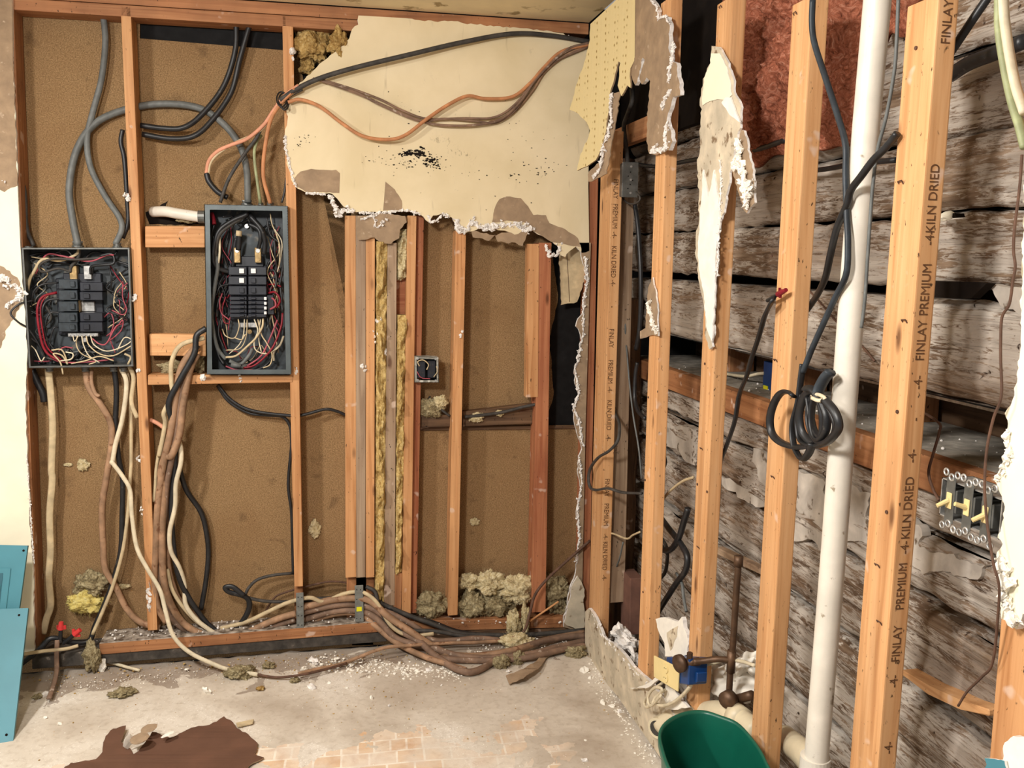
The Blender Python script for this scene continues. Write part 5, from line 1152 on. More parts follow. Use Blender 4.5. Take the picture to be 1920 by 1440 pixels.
for i, (x, y, r, lab) in enumerate(((712, 607, .012, 'upper white plaster smear on the wool strip right of the trio'), (716, 655, .015, 'lower white plaster lump on the wool strip right of the trio'),
        (680, 690, .010, 'white plaster blot on the grey stud of the trio'), (703, 625, .008, 'tiny plaster blot beside the trio at mid height'),
        (863, 626, .007, 'white plaster blot on the lone stud'), (237, 372, .010, 'square white plaster blot on the long stud'), (252, 562, .009, 'plaster blot on the long stud beside the square panel'),
        (258, 692, .008, 'plaster blot on the long stud under the square panel'), (548, 97, .013, 'white plaster lump near the top of the stud right of the tall panel'),
        (380, 709, .014, 'white plaster lump on the shelf blocking under the tall panel'), (451, 706, .006, 'small white plaster dot on the shelf blocking'),
        (260, 858, .007, 'plaster dot low on the long stud'), (267, 955, .005, 'tiny plaster dot lower on the long stud'), (555, 693, .006, 'plaster dot on the stud at the tall panel corner'))):
    bm = bmesh.new(); rg = random.Random(i)
    for k in range(4): blob(bm, B(x+rg.gauss(0, 2.5), y+rg.gauss(0, 5), -.002 if x not in (712, 716) else .01), r*rg.uniform(.5, .9), .45, 2, i*9+k, (1, .5, 1.1))
    setp(link('plaster_blot', bm, 'gypsum'), lab, 'plaster', 'plaster blots on the studs')
bm = bmesh.new()
for k in range(9): blob(bm, B(279+random.gauss(0, 2), 1095+k*6, -.0015), .008, .4, 2, k, (.9, .12, 1.3))
setp(link('plaster_blot', bm, 'gypsum'), 'long white scuff near the foot of the long stud', 'plaster', 'plaster blots on the studs')

# ================================================================== METAL OUTLET BOX
ob = empty('outlet_box', B(800, 720, .03), label='dusty metal outlet box with two black sockets, between studs', cat='outlet')
q = pbox('box', [(777, 668), (822, 670), (823, 717), (778, 717)], -.004, .05, .002, .008, 'dusty_metal', 'steel_in', ob)
for x0_ in (783, 802):
    o = pbx(x0_, 677, x0_+15, 709, -.006, .02, 'socket', 'breaker', ob, .003)
    for yy in (684, 699):
        bm = bmesh.new(); p = B(x0_+7.5, yy, -.006)
        for dx in (-.004, .004): box(bm, (p.x+dx-.0012, p.y-.0004, p.z-.004), (p.x+dx+.0012, p.y+.001, p.z+.004), 0)
        link('slot', bm, 'w_darkgrey', o)
bm = bmesh.new(); 
for (x, y) in ((783, 672), (817, 673), (783, 713), (817, 714)):
    p = B(x, y, -.006); cyl(bm, p, p+Vector((0, .003, 0)), .005, 10)
link('corner_ears', bm, 'silver', ob)
wires([(z6((800, 1010), (790, 985), (820, 975), (850, 1000), (840, 1030)), [-.008, -.012], .0022, 'w_cream'), (z6((880, 1070), (900, 1040), (895, 1010)), [-.008, -.01], .0018, 'w_cream'), (z6((785, 1040), (810, 1075), (860, 1080)), [-.008, -.01], .0016, 'w_pinkwire')], ob)
cable('black cable slung along the ledger board to the red-stained stud', z6((1055, 1295), (1150, 1285), (1260, 1270), (1380, 1240), (1465, 1222)), [.035, .04, .02], .0065, 'w_darkgrey')
cable('dark wire in the shadow left of the lone stud', z6((770, 1255), (820, 1230), (850, 1195), (860, 1180)), [.07, .06], .004, 'w_black')
cable('dark wire curving down to the lone stud under the outlet box', z6((880, 1190), (920, 1250), (970, 1290)), [.05, .04], .005, 'w_darkgrey')

# ================================================================== TEAL PANEL COVERS (leaning at lower left)
def cover(quad_b, ybot, ytop, label, lift):
    """quad in pixels TL TR BR BL; plane leaning from depth ybot (floor) to ytop"""
    ys = [ytop, ytop, ybot, ybot]; q = [B(x, y, Y) for (x, y), Y in zip(quad_b, ys)]
    root = empty('panel_cover', (q[2]+q[3])/2, label=label, cat='panel cover', group='teal breaker panel covers')
    n = (q[1]-q[0]).cross(q[3]-q[0]).normalized(); n = n if n.y < 0 else -n
    bm = bmesh.new(); slab(bm, q, -n*.003, .001)
    for a, b in ((1, 2), (0, 1), (2, 3)):
        slab(bm, [q[a], q[b], q[b]-n*.012, q[a]-n*.012], ((q[3]-q[2]) if a == 1 else (q[2]-q[1] if a == 0 else q[1]-q[2])).normalized()*.002, 0)
    link('plate', bm, 'teal', root); return root, q, n
yl = F(10, 1393, 0).y
c1, q, n = cover([(-150, 1018), (52, 1023), (36, 1142), (-150, 1144)], -.17, -.10, 'upper teal metal breaker cover with recessed door, standing behind the other', 0)
def inpl(q, n, u0, v0, u1, v1, h):
    P = lambda u, v: (q[0]*(1-u)+q[1]*u)*(1-v)+(q[3]*(1-u)+q[2]*u)*v+n*h
    return [P(u0, v0), P(u1, v0), P(u1, v1), P(u0, v1)]
bm = bmesh.new(); slab(bm, inpl(q, n, .35, .36, .87, 1.0, .0), n*.004, .0015); d = link('door', bm, 'teal', c1)
bm = bmesh.new(); slab(bm, inpl(q, n, .45, .44, .80, 1.0, .0045), n*.001, .0005); link('recess_shade', bm, 'teal_shade', d)  # plate sits proud; its darker colour paints the shade of a recess
bm = bmesh.new(); slab(bm, inpl(q, n, .76, .62, .79, .80, .006), n*.003, .001); link('latch', bm, 'teal', d)
def dots(q, n, uv, root, mat='void', r=.004):
    for u, v in uv:
        p = (q[0]*(1-u)+q[1]*u)*(1-v)+(q[3]*(1-u)+q[2]*u)*v; bm = bmesh.new(); cyl(bm, p+n*.0002, p+n*.0012, r, 12); link('screw_hole', bm, mat, root)
dots(q, n, ((.967, .08),), c1)
c2, q, n = cover([(-150, 1147), (53, 1140), (24, 1394), (-150, 1398)], yl, -.19, 'lower plain teal metal breaker cover leaning in front', 0)
dots(q, n, ((.92, .055), (.92, .94)), c2)

# ================================================================== RIGHT WALL FITTINGS
def rc(label, pix, X, r, mat, flat=1.0, group=None, name='cable', seg=8): return cable(label, pix, X, r, mat, flat, group, seg, name, f=R)
def rbox(px0, py0, px1, py1, x0, x1, name, mat, parent=None, bev=.002):
    a, b = R(px0, py0, x0), R(px1, py1, x0); bm = bmesh.new(); ym = R((px0+px1)/2, (py0+py1)/2, x0)
    box(bm, (x0, min(a.y, b.y), ym.z-abs(R((px0+px1)/2, py0, x0).z-R((px0+px1)/2, py1, x0).z)/2), (x1, max(a.y, b.y), ym.z+abs(R((px0+px1)/2, py0, x0).z-R((px0+px1)/2, py1, x0).z)/2), bev); return link(name, bm, mat, parent)
# small metal junction box hanging behind the corner studs
jb = empty('junction_box', R(1178, 367, .06), label='small grey metal box hanging on its cable behind the corner stud', cat='electrical box')
a = R(1179, 338, .06)
bm = bmesh.new(); box(bm, (a.x-.030, a.y-.018, a.z-.058), (a.x+.026, a.y+.02, a.z+.058), .006, 3); link('box', bm, 'steel', jb)
bm = bmesh.new(); box(bm, (a.x-.031, a.y-.021, a.z-.060), (a.x+.027, a.y-.018, a.z+.060), .001); cv = link('cover_plate', bm, 'steel', jb)
for dz in (-.045, 0, .045):
    bm = bmesh.new(); p = Vector((a.x, a.y-.021, a.z+dz)); cyl(bm, p, p-Vector((0, .002, 0)), .004, 10); link('screw', bm, 'silver', cv)
for k in range(5):
    bm = bmesh.new(); p = Vector((a.x-.01+.008*(k % 3), a.y-.0215, a.z-.03+.014*k)); cyl(bm, p, p-Vector((0, .0008, 0)), .0022, 8); link('knockout_hole', bm, 'void', cv)
rc('grey cable rising from the small metal box into the black hole', r1((470, 1240), (455, 1100), (440, 950), (470, 850), (500, 760), (500, 670)), [.06, .08], .0085, 'w_darkgrey')
rc('wire loop dangling under the small metal box', r2((425, 250), (440, 300), (490, 330), (545, 315), (560, 280), (530, 240)), [.06, .06], .0032, 'w_darkgrey')
rc('long black cable falling in the dark gap beside the thin stud', r2((520, 330), (540, 460), (555, 640), (565, 850), (565, 1080), (555, 1280), (530, 1420)), [.10, .12], .0085, 'w_black')
rc('thin grey wire falling in the dark gap', r2((430, 1100), (450, 1260), (445, 1360))+r3((460, 60), (480, 300), (510, 560), (550, 800), (572, 1030)), [.08, .10], .0032, 'w_grey')
rc('twisted black cable in the gap at bench height', r3((540, 160), (525, 260), (520, 420), (545, 520), (600, 580)), [.11, .10], .0075, 'w_black')
rc('dark cable coming out of the gap and looping over the corner studs', r3((375, 380), (372, 520), (405, 620), (395, 740), (330, 820), (250, 870), (195, 940), (175, 1010), (185, 1090), (230, 1115), (320, 1103), (430, 1133), (575, 1140)), [.06, .03, -.02, -.03, -.02, .06], .0060, 'w_darkgrey', 1.4)
rc('pale wire strung between the corner stud and the thin stud, low', r4((235, 125), (270, 122), (345, 150), (380, 130), (420, 112)), [.04, .04], .0035, 'w_cream')
rc('thin grey wire hanging from the pale one to the brown timber stub', r4((325, 170), (305, 260), (280, 330), (270, 380)), [.06, .08], .003, 'w_grey')
rc('beige wire arching between thin stud and paper-hung stud', r3((960, 1020), (880, 1050), (800, 1110), (745, 1170), (712, 1235)), [.04, .08], .0042, 'w_cream')
rc('kinked short black cable right of the thin stud', r3((750, 770), (735, 820), (752, 900), (735, 960), (712, 1000)), [.06, .06], .005, 'w_black')
rc('flat black cable running from the red wire nut down behind the paper-hung stud', r2((1560, 1040), (1500, 1160), (1470, 1260), (1440, 1360))+r3((1395, 130), (1360, 260), (1305, 400), (1270, 600), (1210, 780), (1160, 920), (1152, 1100), (1140, 1300), (1130, 1440)), [-.03, .05, .06], .0105, 'w_black', 2.2)
rc('thick black cable curling between the two lower studs', r4((690, -20), (665, 60), (640, 140), (600, 205), (555, 215), (525, 175)), [.10, .08], .010, 'w_black')
rc('black cable sweeping down to the floor between the two lower studs', r4((528, 20), (580, 90), (650, 180), (685, 250), (675, 330), (625, 400), (580, 470), (535, 540), (500, 600)), [.10, .08], .010, 'w_black')
rc('grey cable bowing right of the thin stud, low', r4((530, 130), (570, 200), (572, 280), (560, 340), (525, 385)), [.12, .08], .006, 'w_darkgrey')
rc('faint grey cable dropping beside the lower paper-hung stud', r4((625, 345), (655, 400), (665, 480), (680, 560)), [.10, .08], .005, 'w_grey')
nut_r = nut('wire_nut', 1459, 552, 1.25, -.02, 'red wire nut on the bare wire at the fourth stud', .006, R, 'w_red', .035)
rc('bare copper wire poked through the stud hole at the red wire nut', r2((1600, 1000), (1625, 985), (1640, 965)), [-.018, -.002], .0022, 'w_cream')
# upper right cables
rc('thick slate cable falling beside the white pipe and across it', r5((335, 0), (330, 180), (350, 330), (430, 580), (520, 860), (580, 1080), (582, 1300))+r6((585, 60), (592, 260), (600, 480), (585, 700), (500, 880), (400, 1100), (320, 1280), (262, 1430)), [-.03, -.02, -.02, -.02, -.03], .0068, 'w_bluegrey', 1.3)
rc('black cable crossing over the white pipe and behind the fourth stud', r5((970, 1000), (880, 1110), (790, 1200), (700, 1320), (620, 1430))+r6((590, 180), (520, 340), (470, 540), (430, 720), (370, 850), (290, 970)), [-.012, -.025, -.02, .06], .0078, 'w_black', 1.3)
rc('thin steel-grey wire hanging right behind the white pipe', r5((978, -20), (965, 300), (945, 550), (885, 880), (820, 1130), (785, 1400))+r6((765, 300), (745, 600), (725, 900), (700, 1100)), [.0, .0], .0032, 'w_grey')
rc('black cable slanting behind the widest stud top', r5((1650, -20), (1560, 110), (1460, 260), (1365, 400)), [.10, .07], .0075, 'w_black')
GW = 'pale twin cable at the upper right border'
rc('paler half of the twin cable at the upper right border', r5((1765, -20), (1775, 150), (1810, 400), (1860, 650), (1925, 850)), [-.03, -.03], .0085, 'w_white', 1.5, GW)
rc('greenish half of the twin cable at the upper right border', r5((1735, -20), (1738, 220), (1775, 480), (1830, 750), (1890, 950), (1930, 1110)), [-.03, -.03], .0085, 'w_green', 1.5, GW)
rc('long thin rusty wire wandering down past the light switches', r6((1905, -200), (1888, 40), (1850, 350), (1842, 520), (1855, 640), (1835, 760), (1810, 920), (1755, 1020), (1745, 1200))+r7((1745, 60), (1750, 330), (1690, 500), (1640, 740), (1625, 1000), (1640, 1250), (1665, 1430))+r8((1270, 300), (1300, 420), (1292, 600), (1262, 850), (1200, 930), (1120, 1010), (1070, 1090)), [-.03, -.03, -.035, -.04, .02], .0020, 'w_rust')
rc('short rusty wire dangling from the ledge toward the switches', r7((1130, 430), (1280, 530), (1285, 600), (1240, 760), (1205, 900), (1235, 1020), (1280, 1110)), [.12, .08, .05], .0025, 'w_rust')
rc('fine dark wire slanting down behind the white pipe', r6((310, 820), (420, 940), (530, 1070), (690, 1220), (800, 1350)), [.185, .185], .0025, 'w_rust')
rc('dark cable lying in the seam at the top right', r5((1360, 570), (1500, 480), (1700, 400), (1925, 310)), [.16, .16], .013, 'w_black')
rc('thin dark cable along the seam across the upper logs', [(1180, 305), (1230, 312), (1300, 300), (1400, 285), (1475, 262)], [.15, .15], .007, 'w_black')
rc('thin dark cable following the seam behind the white pipe', [(1480, 322), (1540, 318), (1600, 308), (1680, 300)], [.15, .15], .006, 'w_black')
# coil
coil = empty('coiled_cable', R(1530, 860, -.03), label='hank of flat black cable coiled and hung on the fourth stud', cat='cable')
for k, (pts, X) in enumerate(((r7((190, 330), (150, 300), (95, 310), (45, 385), (15, 500), (30, 610), (100, 680), (210, 712), (300, 705), (330, 690)), [-.05, -.04]),
        (r7((262, 90), (245, 220), (225, 380), (185, 540), (190, 680), (225, 770), (262, 805), (305, 760), (330, 690)), [-.03, -.05]),
        (r7((480, 150), (390, 230), (330, 340), (300, 480), (320, 600), (370, 680), (430, 680), (500, 620), (530, 550), (500, 450), (420, 350)), [-.03, -.06]),
        (r7((420, 340), (330, 300), (270, 340), (235, 460), (250, 590), (310, 670), (380, 700)), [-.05, -.03]),
        (r7((300, 340), (320, 470), (350, 590), (400, 640), (415, 520), (395, 380), (330, 280), (270, 270)), [-.04, -.06]),
        (r7((360, 300), (330, 420), (330, 560), (370, 660), (430, 600), (440, 480), (400, 360)), [-.045, -.055]),
        (r7((260, 320), (225, 480), (235, 640), (290, 700), (370, 705), (470, 660), (515, 560), (490, 470), (430, 370)), [-.035, -.05]))):
    tube('loop', pathv(pts, X, R), .0085, 'w_black', coil, 2.0, 8, 8)
tube('folded_end', pathv(r7((470, 150), (430, 190), (390, 260), (370, 320)), [-.04, -.05], R), .013, 'w_bluegrey', coil, 1.6)
bm = bmesh.new(); tube_bm(bm, pathv(r7((330, 330), (380, 320), (430, 350), (380, 365), (330, 345)), [-.055, -.065], R), .004, 1, 6, 4); link('twist_tie', bm, 'w_white', coil, True)
# white soil pipe
pp = empty('drain_pipe', R(1530, 1440, .035), label='tall white plastic pipe standing between the fourth and the widest stud', cat='pipe')
cxs = [(1649, -60), (1645, 0), (1615, 340), (1587, 700), (1564, 1020), (1534, 1380), (1529, 1440), (1522, 1500)]
tube('pipe', [R(x, y, .012) for x, y in cxs], .0245, 'pvc', pp, 1, 24, 3)
a, b = R(1529, 1418, .012), R(1523, 1500, .012); bm = bmesh.new(); cyl(bm, a, b, .031, 24); link('coupling', bm, 'pvc', pp)
rc('cream pipe elbow joining the tall white pipe near the floor', r4((1235, 1270), (1270, 1300), (1330, 1350), (1400, 1430)), [.10, .05], .030, 'pvc2', 1, None, 'pipe_elbow', 20)
# open trap pipe behind the bin
tr = empty('trap_pipe', R(1320, 1345, .0), label='white plastic waste pipe with open end behind the green bin', cat='pipe')
P = pathv([(1238, 1362), (1262, 1345), (1300, 1338), (1345, 1332), (1385, 1345), (1420, 1372)], [-.02, .02, .03, .05], R)
bm = bmesh.new(); tube_bm(bm, P, .026, 1, 20, 6); link('pipe', bm, 'pvc2', tr, True)
bm = bmesh.new(); d = Vector((-.80, -.58, .08)).normalized(); cyl(bm, P[0]-d*.012, P[0]+d*.02, .031, 28); link('open_collar', bm, 'pvc2', tr, False)
bm = bmesh.new(); cyl(bm, P[0]+d*.0195, P[0]+d*.0205, .023, 24); link('pipe_mouth', bm, 'w_darkgrey', tr)
for t in (2, 4):
    bm = bmesh.new(); d2 = (P[t+1]-P[t]).normalized() if t+1 < len(P) else d; cyl(bm, P[t]-d2*.018, P[t]+d2*.018, .032, 24); link('socket_ring', bm, 'pvc2', tr, True)
# copper riser and shut-off valve
cp = empty('copper_pipe', R(1368, 1300, .07), label='tarnished vertical copper riser with side branch, between two studs', cat='pipe')
tube('riser', pathv([(1385, 1050), (1380, 1120), (1375, 1200), (1370, 1250), (1367, 1300)], [.05, .05], R), .0085, 'copper', cp, 1, 14, 4)
bm = bmesh.new(); a = R(1385, 1047, .05); cyl(bm, a-Vector((0, 0, .02)), a+Vector((0, 0, .006)), .012, 14); link('end_cap', bm, 'copper', cp, True)
a = R(1371, 1240, .05); bm = bmesh.new(); cyl(bm, a-Vector((0, 0, .03)), a+Vector((0, 0, .03)), .0115, 14); link('tee', bm, 'copper', cp, True)
tube('branch', pathv([(1371, 1238), (1345, 1236), (1320, 1239), (1300, 1241)], [.05, .0, -.04], R), .0085, 'copper', cp, 1, 14, 4)
v1 = empty('shutoff_valve', R(1290, 1245, -.02), label='tarnished shut-off valve above the blue box', cat='valve')
tube('valve_body', pathv([(1312, 1240), (1280, 1243)], [-.02, -.060], R), .011, 'copper', v1, 1, 14, 1)
a = R(1278, 1243, -.062); b = a+Vector((-.012, -.004, 0)); bm = bmesh.new(); cyl(bm, a, b, .024, 18); link('hand_wheel', bm, 'copper', v1, True)
a = R(1293, 1234, -.045); bm = bmesh.new(); cyl(bm, a, a+Vector((0, 0, .016)), .008, 6); link('valve_nut', bm, 'copper', v1)
v2 = empty('shutoff_valve', R(1370, 1320, .03), label='tarnished shut-off valve at the foot of the copper riser', cat='valve')
tube('valve_body', pathv([(1410, 1303), (1385, 1310), (1368, 1310)], [.07, .04], R), .012, 'copper', v2, 1, 14, 3)
a = R(1370, 1308, .03); bm = bmesh.new(); cyl(bm, a, a+Vector((-.02, -.012, 0)), .022, 16); link('hand_wheel', bm, 'copper', v2, True)
rc('thin white cable running level behind the riser to the stud', [(1305, 1250), (1330, 1245), (1360, 1238), (1390, 1240), (1415, 1248)], [.0, .06, .06], .005, 'w_white')
# blue box with ivory outlet plate
oo = empty('wall_outlet', R(1270, 1300, -.02), label='loose ivory outlet plate on a blue plastic box, tilted by the valve', cat='outlet')
bm = bmesh.new(); slab(bm, [R(1249, 1232, -.05), R(1292, 1235, -.05), R(1290, 1285, -.05), R(1250, 1278, -.05)], (.055, 0, 0), .003); bb = link('blue_box', bm, 'bluebox', oo)
bm = bmesh.new(); slab(bm, [R(1288, 1252, -.03), R(1307, 1262, -.03), R(1306, 1280, -.03), R(1288, 1284, -.03)], (.03, 0, 0), .002); link('side_tab', bm, 'bluebox', bb)
qp = [R(x, y, -.055) for x, y in r4((533, 805), (640, 880), (632, 1012), (533, 925))]
qp[0] += Vector((-.02, 0, 0)); qp[3] += Vector((-.02, 0, 0))
bm = bmesh.new(); slab(bm, qp, (.005, .002, 0), .0015); pl_ = link('cover_plate', bm, 'ivory', oo)
nn = (qp[1]-qp[0]).cross(qp[3]-qp[0]).normalized(); nn = nn if nn.x < 0 else -nn
for v in (.28, .70):
    c = (qp[0]*.5+qp[1]*.5)*(1-v)+(qp[3]*.5+qp[2]*.5)*v
    bm = bmesh.new(); cyl(bm, c+nn*.0002, c+nn*.002, .014, 18); so = link('socket', bm, 'ivory', pl_)
    du = (qp[1]-qp[0]).normalized()
    for s in (-1, 1):
        bm = bmesh.new(); a = c+nn*.002+du*.005*s; cyl(bm, a, a+nn*.0004, .0016, 6); link('slot', bm, 'void', so)
for k, pts in enumerate((r4((548, 960), (480, 1010), (445, 1070), (460, 1098), (500, 1060), (545, 1000), (500, 990), (465, 1040), (480, 1090), (540, 1030)), r4((560, 1000), (510, 1040), (490, 1080)))):
    rc(('white cable knotted in loops in front of the floor remnant', 'short white cable tail in the knotted loops')[k], pts, [-.04, -.06], .005, 'w_white', 1.3)
rc('white cable arcing from the blue box down to the knotted loops', r4((710, 945), (700, 985), (650, 1040), (600, 1075), (550, 1090), (520, 1082)), [-.03, -.05], .006, 'w_white', 1.2)
o = sheet('drywall_scrap', r4((508, 602), (560, 592), (600, 605), (635, 615), (655, 590), (665, 650), (685, 690), (690, 800), (650, 815), (560, 812), (548, 720), (515, 630)), onR(.0), (.012, 0, 0), ('white_paint', 'gypsum'), None, 1.5, 6)
setp(o, 'pale curved drywall scrap standing above the blue box', 'drywall')
sheet('torn_paper_patch', r4((570, 680), (635, 640), (628, 700), (600, 770), (590, 780), (575, 720)), onR(-.001), (.001, 0, 0), ('paperpale', 'gypsum'), o, .8, 6)
o = sheet('drywall_scrap', r4((360, 990), (470, 985), (500, 960), (540, 935), (560, 960), (560, 1110), (690, 1100), (650, 1060), (600, 960), (520, 900), (500, 890), (505, 930), (470, 960), (420, 980)), onR(-.03), (.008, 0, 0), ('white_paint', 'gypsum'), None, 2.0, 6)
setp(o, 'jagged white plaster scrap around the knotted white cable', 'drywall')
bm = bmesh.new(); blob(bm, R(1345, 1285, .10), .045, .5, 4, 3, (.8, .7, 1.3)); blob(bm, R(1385, 1275, .12), .05, .5, 4, 8, (.8, 1.2, .8)); blob(bm, R(1400, 1245, .13), .03, .5, 4, 12, (.8, 1.4, .7))
setp(link('plastic_bag', bm, 'white_paint', None, True), 'crumpled white plastic behind the copper riser', 'bag')
bs_, _q = rprism('timber_stub', 1165, 1182, 1076, 1163, 1181, 1180, .10, .05, 'brick', 'short brown painted timber stub in the dark gap')
bs_['category'] = 'timber'; del bs_['group']
bx = rbox(1432, 678, 1446, 736, .33, .37, 'blue_canister', 'bluebox'); setp(bx, 'blue container with yellow label standing on the log wall ledge', 'container')
lb = rbox(1431, 723, 1439, 732, .328, .331, 'yellow_label', 'yellow', bx, 0)
rc('white cable lying on the ledge to the blue container', r3((1190, 240), (1270, 255), (1360, 262), (1440, 245), (1490, 240)), [.33, .33], .005, 'w_white')
# light switches
sw = empty('switch_box', R(1820, 990, .0), label='steel triple switch box with three ivory toggles, plates removed', cat='light switch')
c0, c1_, c2_, c3 = [R(x, y, -.012) for x, y in ((1765, 898), (1878, 932), (1876, 1012), (1762, 966))]
zt = (c0.z+c1_.z)/2; zb = (c2_.z+c3.z)/2; yL = (c0.y+c3.y)/2; yR = (c1_.y+c2_.y)/2
ZT = lambda y: c0.z+(c1_.z-c0.z)*(y-yL)/(yR-yL); ZB = lambda y: c3.z+(c2_.z-c3.z)*(y-yL)/(yR-yL)
bm = bmesh.new(); w = .002
for (ya, yb_, za, zb_) in ((yL, yL-w, zb, zt), (yR+w, yR, zb, zt), (yL, yR, zt-w, zt), (yL, yR, zb, zb+w)):
    box(bm, (-.012, min(ya, yb_), za), (.045, max(ya, yb_), zb_), 0)
box(bm, (.043, yR, zb), (.045, yL, zt), 0); link('box', bm, 'silver', sw)
bm = bmesh.new(); box(bm, (.030, yR+.002, zb+.002), (.032, yL-.002, zt-.002), 0); link('dark_interior', bm, 'void', sw)
for i, f in enumerate((.20, .50, .80)):
    y = yL+(yR-yL)*f; zc = (zt+zb)/2; h = (zt-zb)/2
    bm = bmesh.new(); box(bm, (-.016, y-.010, zc-h-.006), (-.0145, y+.010, zc+h+.006), .0005); box(bm, (-.0145, y-.013, zc-h*.6), (.02, y+.013, zc+h*.6), .001); dv = link('switch', bm, 'steel', sw)
    for s in (-1, 1):
        for dy in (-.013, 0, .013):
            ring = bmesh.new(); c = Vector((-.0155, y+dy, zc+s*(h+(.013 if dy else .007)))); P = [c+Vector((0, math.cos(a)*.005, math.sin(a)*.005)) for a in [k*math.pi/5 for k in range(11)]]
            tube_bm(ring, P, .0018, 1, 6, 2); link('plaster_ear', ring, 'silver', dv, True)
    bm = bmesh.new(); box(bm, (-.0185, y-.006, zc-.013), (-.016, y+.006, zc+.013), .001); tg = link('toggle_base', bm, 'ivory', dv)
    bm = bmesh.new(); up = -1 if i != 1 else .6; a = Vector((-.018, y, zc)); cyl(bm, a, a+Vector((-.017, .004, .009*up)), .0042, 8, .0035); link('toggle', bm, 'ivory', dv)
# teal scrap at bottom right
o = sheet('teal_scrap', r8((1218, 1385), (1330, 1400), (1345, 1470), (1210, 1470), (1230, 1420)), onR(-.02), (.004, 0, 0), ('teal', 'gypsum'), None, 1, 6); setp(o, 'teal painted scrap at the bottom right corner', 'debris')

# ================================================================== GREEN BIN
ZR = .45
rim = [F(x, y, ZR) for x, y in ((1252, 1436), (1240, 1400), (1236, 1376), (1243, 1358), (1262, 1343), (1290, 1333), (1320, 1332), (1350, 1341), (1382, 1354), (1408, 1380), (1428, 1408), (1443, 1438))]
d = Vector((-.03, -.16, 0)); near = [rim[-1]+Vector((-.005, -.06, 0)), rim[-1]+Vector((-.02, -.11, 0)), (rim[-1]+rim[0])/2+Vector((0, -.15, 0)), rim[0]+Vector((.02, -.12, 0)), rim[0]+Vector((.0, -.06, 0))]
lp = rim+near; cen = sum(lp, Vector())/len(lp)
def smooth_loop(L, n=4):
    out = []; m = len(L)
    for i in range(m):
        a, b, c, e = L[i-1], L[i], L[(i+1) % m], L[(i+2) % m]
        for k in range(n):
            t = k/n; out.append(.5*((2*b)+(c-a)*t+(2*a-5*b+4*c-e)*t*t+(3*b-a-3*c+e)*t**3))
    return out
lp = smooth_loop(lp); bm = bmesh.new(); prof = [(1.00, .0), (1.035, .002), (1.045, -.006), (1.04, -.022), (1.0, -.022)]
def ringv(s, z): return [bm.verts.new(Vector((cen.x+(p.x-cen.x)*s, cen.y+(p.y-cen.y)*s, z))) for p in lp]
rows = [ringv(.74, .018), ringv(.80, .10), ringv(.96, ZR-.03), ringv(.965, ZR-.028), ringv(1.0, ZR-.028), ringv(1.02, ZR-.02), ringv(1.02, ZR-.004), ringv(1.005, ZR), ringv(.965, ZR), ringv(.95, ZR-.006), ringv(.93, ZR-.05), ringv(.78, .10), ringv(.72, .026), ringv(.60, .022)]
for a, b in zip(rows, rows[1:]):
    m = len(a)
    for k in range(m): bm.faces.new((a[k], a[(k+1) % m], b[(k+1) % m], b[k]))
bm.faces.new(rows[-1]); bm.faces.new(rows[0][::-1])
setp(link('waste_bin', bm, 'green', None, True), 'dark green plastic waste bin at the foot of the right wall', 'bin')

# ================================================================== FLOOR DEBRIS
# torn brown sheet in front
def curl(x, y): 
    p = F(x, y, .012); k = max(0, (1400-y)/250); return F(x, y, .012+.03*k+.006*noise.noise(Vector((x/60, y/60, 0))))
o = sheet('torn_brown_sheet', [(60, 1620, 0), (118, 1442), (133, 1430), (180, 1423), (192, 1410), (198, 1380), (212, 1366), (236, 1360), (232, 1375), (227, 1390), (245, 1404), (250, 1414), (260, 1408), (272, 1392), (285, 1372), (300, 1376), (318, 1383), (366, 1363), (406, 1353), (420, 1343), (437, 1354), (444, 1365), (466, 1377), (483, 1393), (477, 1413), (495, 1420), (474, 1430), (458, 1445), (470, 1620, 0)], curl, (0, 0, -.004), ('paperdark', 'paper'), None, 1.6, 6)
setp(o, 'dark brown torn sheet lying at the bottom border of the floor', 'board')
for i, (x, y, r, lab) in enumerate(((262, 1384, .014, 'lower round tan paper flake on the brown sheet edge'), (279, 1366, .012, 'upper round tan paper flake on the brown sheet edge'))):
    bm = bmesh.new(); blob(bm, F(x, y, .045), r*2, .15, 2, i, (1, 1, .12)); setp(link('paper_flake', bm, 'paper'), lab, 'debris')
for i, (x, y, w_, h_, lab) in enumerate(((241, 1390, 14, 22, 'white flake caught in the brown sheet notch'), (316, 1376, 12, 6, 'white flake on the brown sheet rim'))):
    bm = bmesh.new(); blob(bm, F(x, y, .035), w_*.0011, .3, 2, 40+i, (1, 1.6, .15)); setp(link('paper_flake', bm, 'white_paint'), lab, 'debris')
wool('big mustard wool tuft on the floor at the end of the white cable', 450, 1268, 24, 'ins_dirty', 0, 31, (1, .8, .5), f='floor')
wool('mustard wool crumb behind the big floor tuft', 503, 1252, 11, 'ins_dirty', 0, 32, (1, .8, .6), f='floor')
wool('flat mustard wool smear on the floor left of centre', 230, 1303, 20, 'ins_dirty', 0, 33, (1, .8, .35), f='floor')
wool('mustard wool crumb on the floor right of the big tuft', 553, 1278, 10, 'ins_dirty', 0, 34, (1, .8, .4), f='floor')
wool('round wool tuft under the floor cables, left of its twin', 940, 1250, 14, 'ins_dirty', 0, 35, (1, .8, 1), f='floor')
wool('round wool tuft under the floor cables, beside the torn tape', 971, 1243, 13, 'ins_dirty', 0, 36, (1, .8, 1), f='floor')
wool('mustard wool bit at the foot of the corner strip', 1080, 1229, 17, 'ins_dirty', 0, 37, (1, .8, .6), f='floor')
wool('yellow wool wad among the floor cables', 968, 1211, 25, 'ins_yellow', 0, 38, (1.1, .8, .55), f='floor')
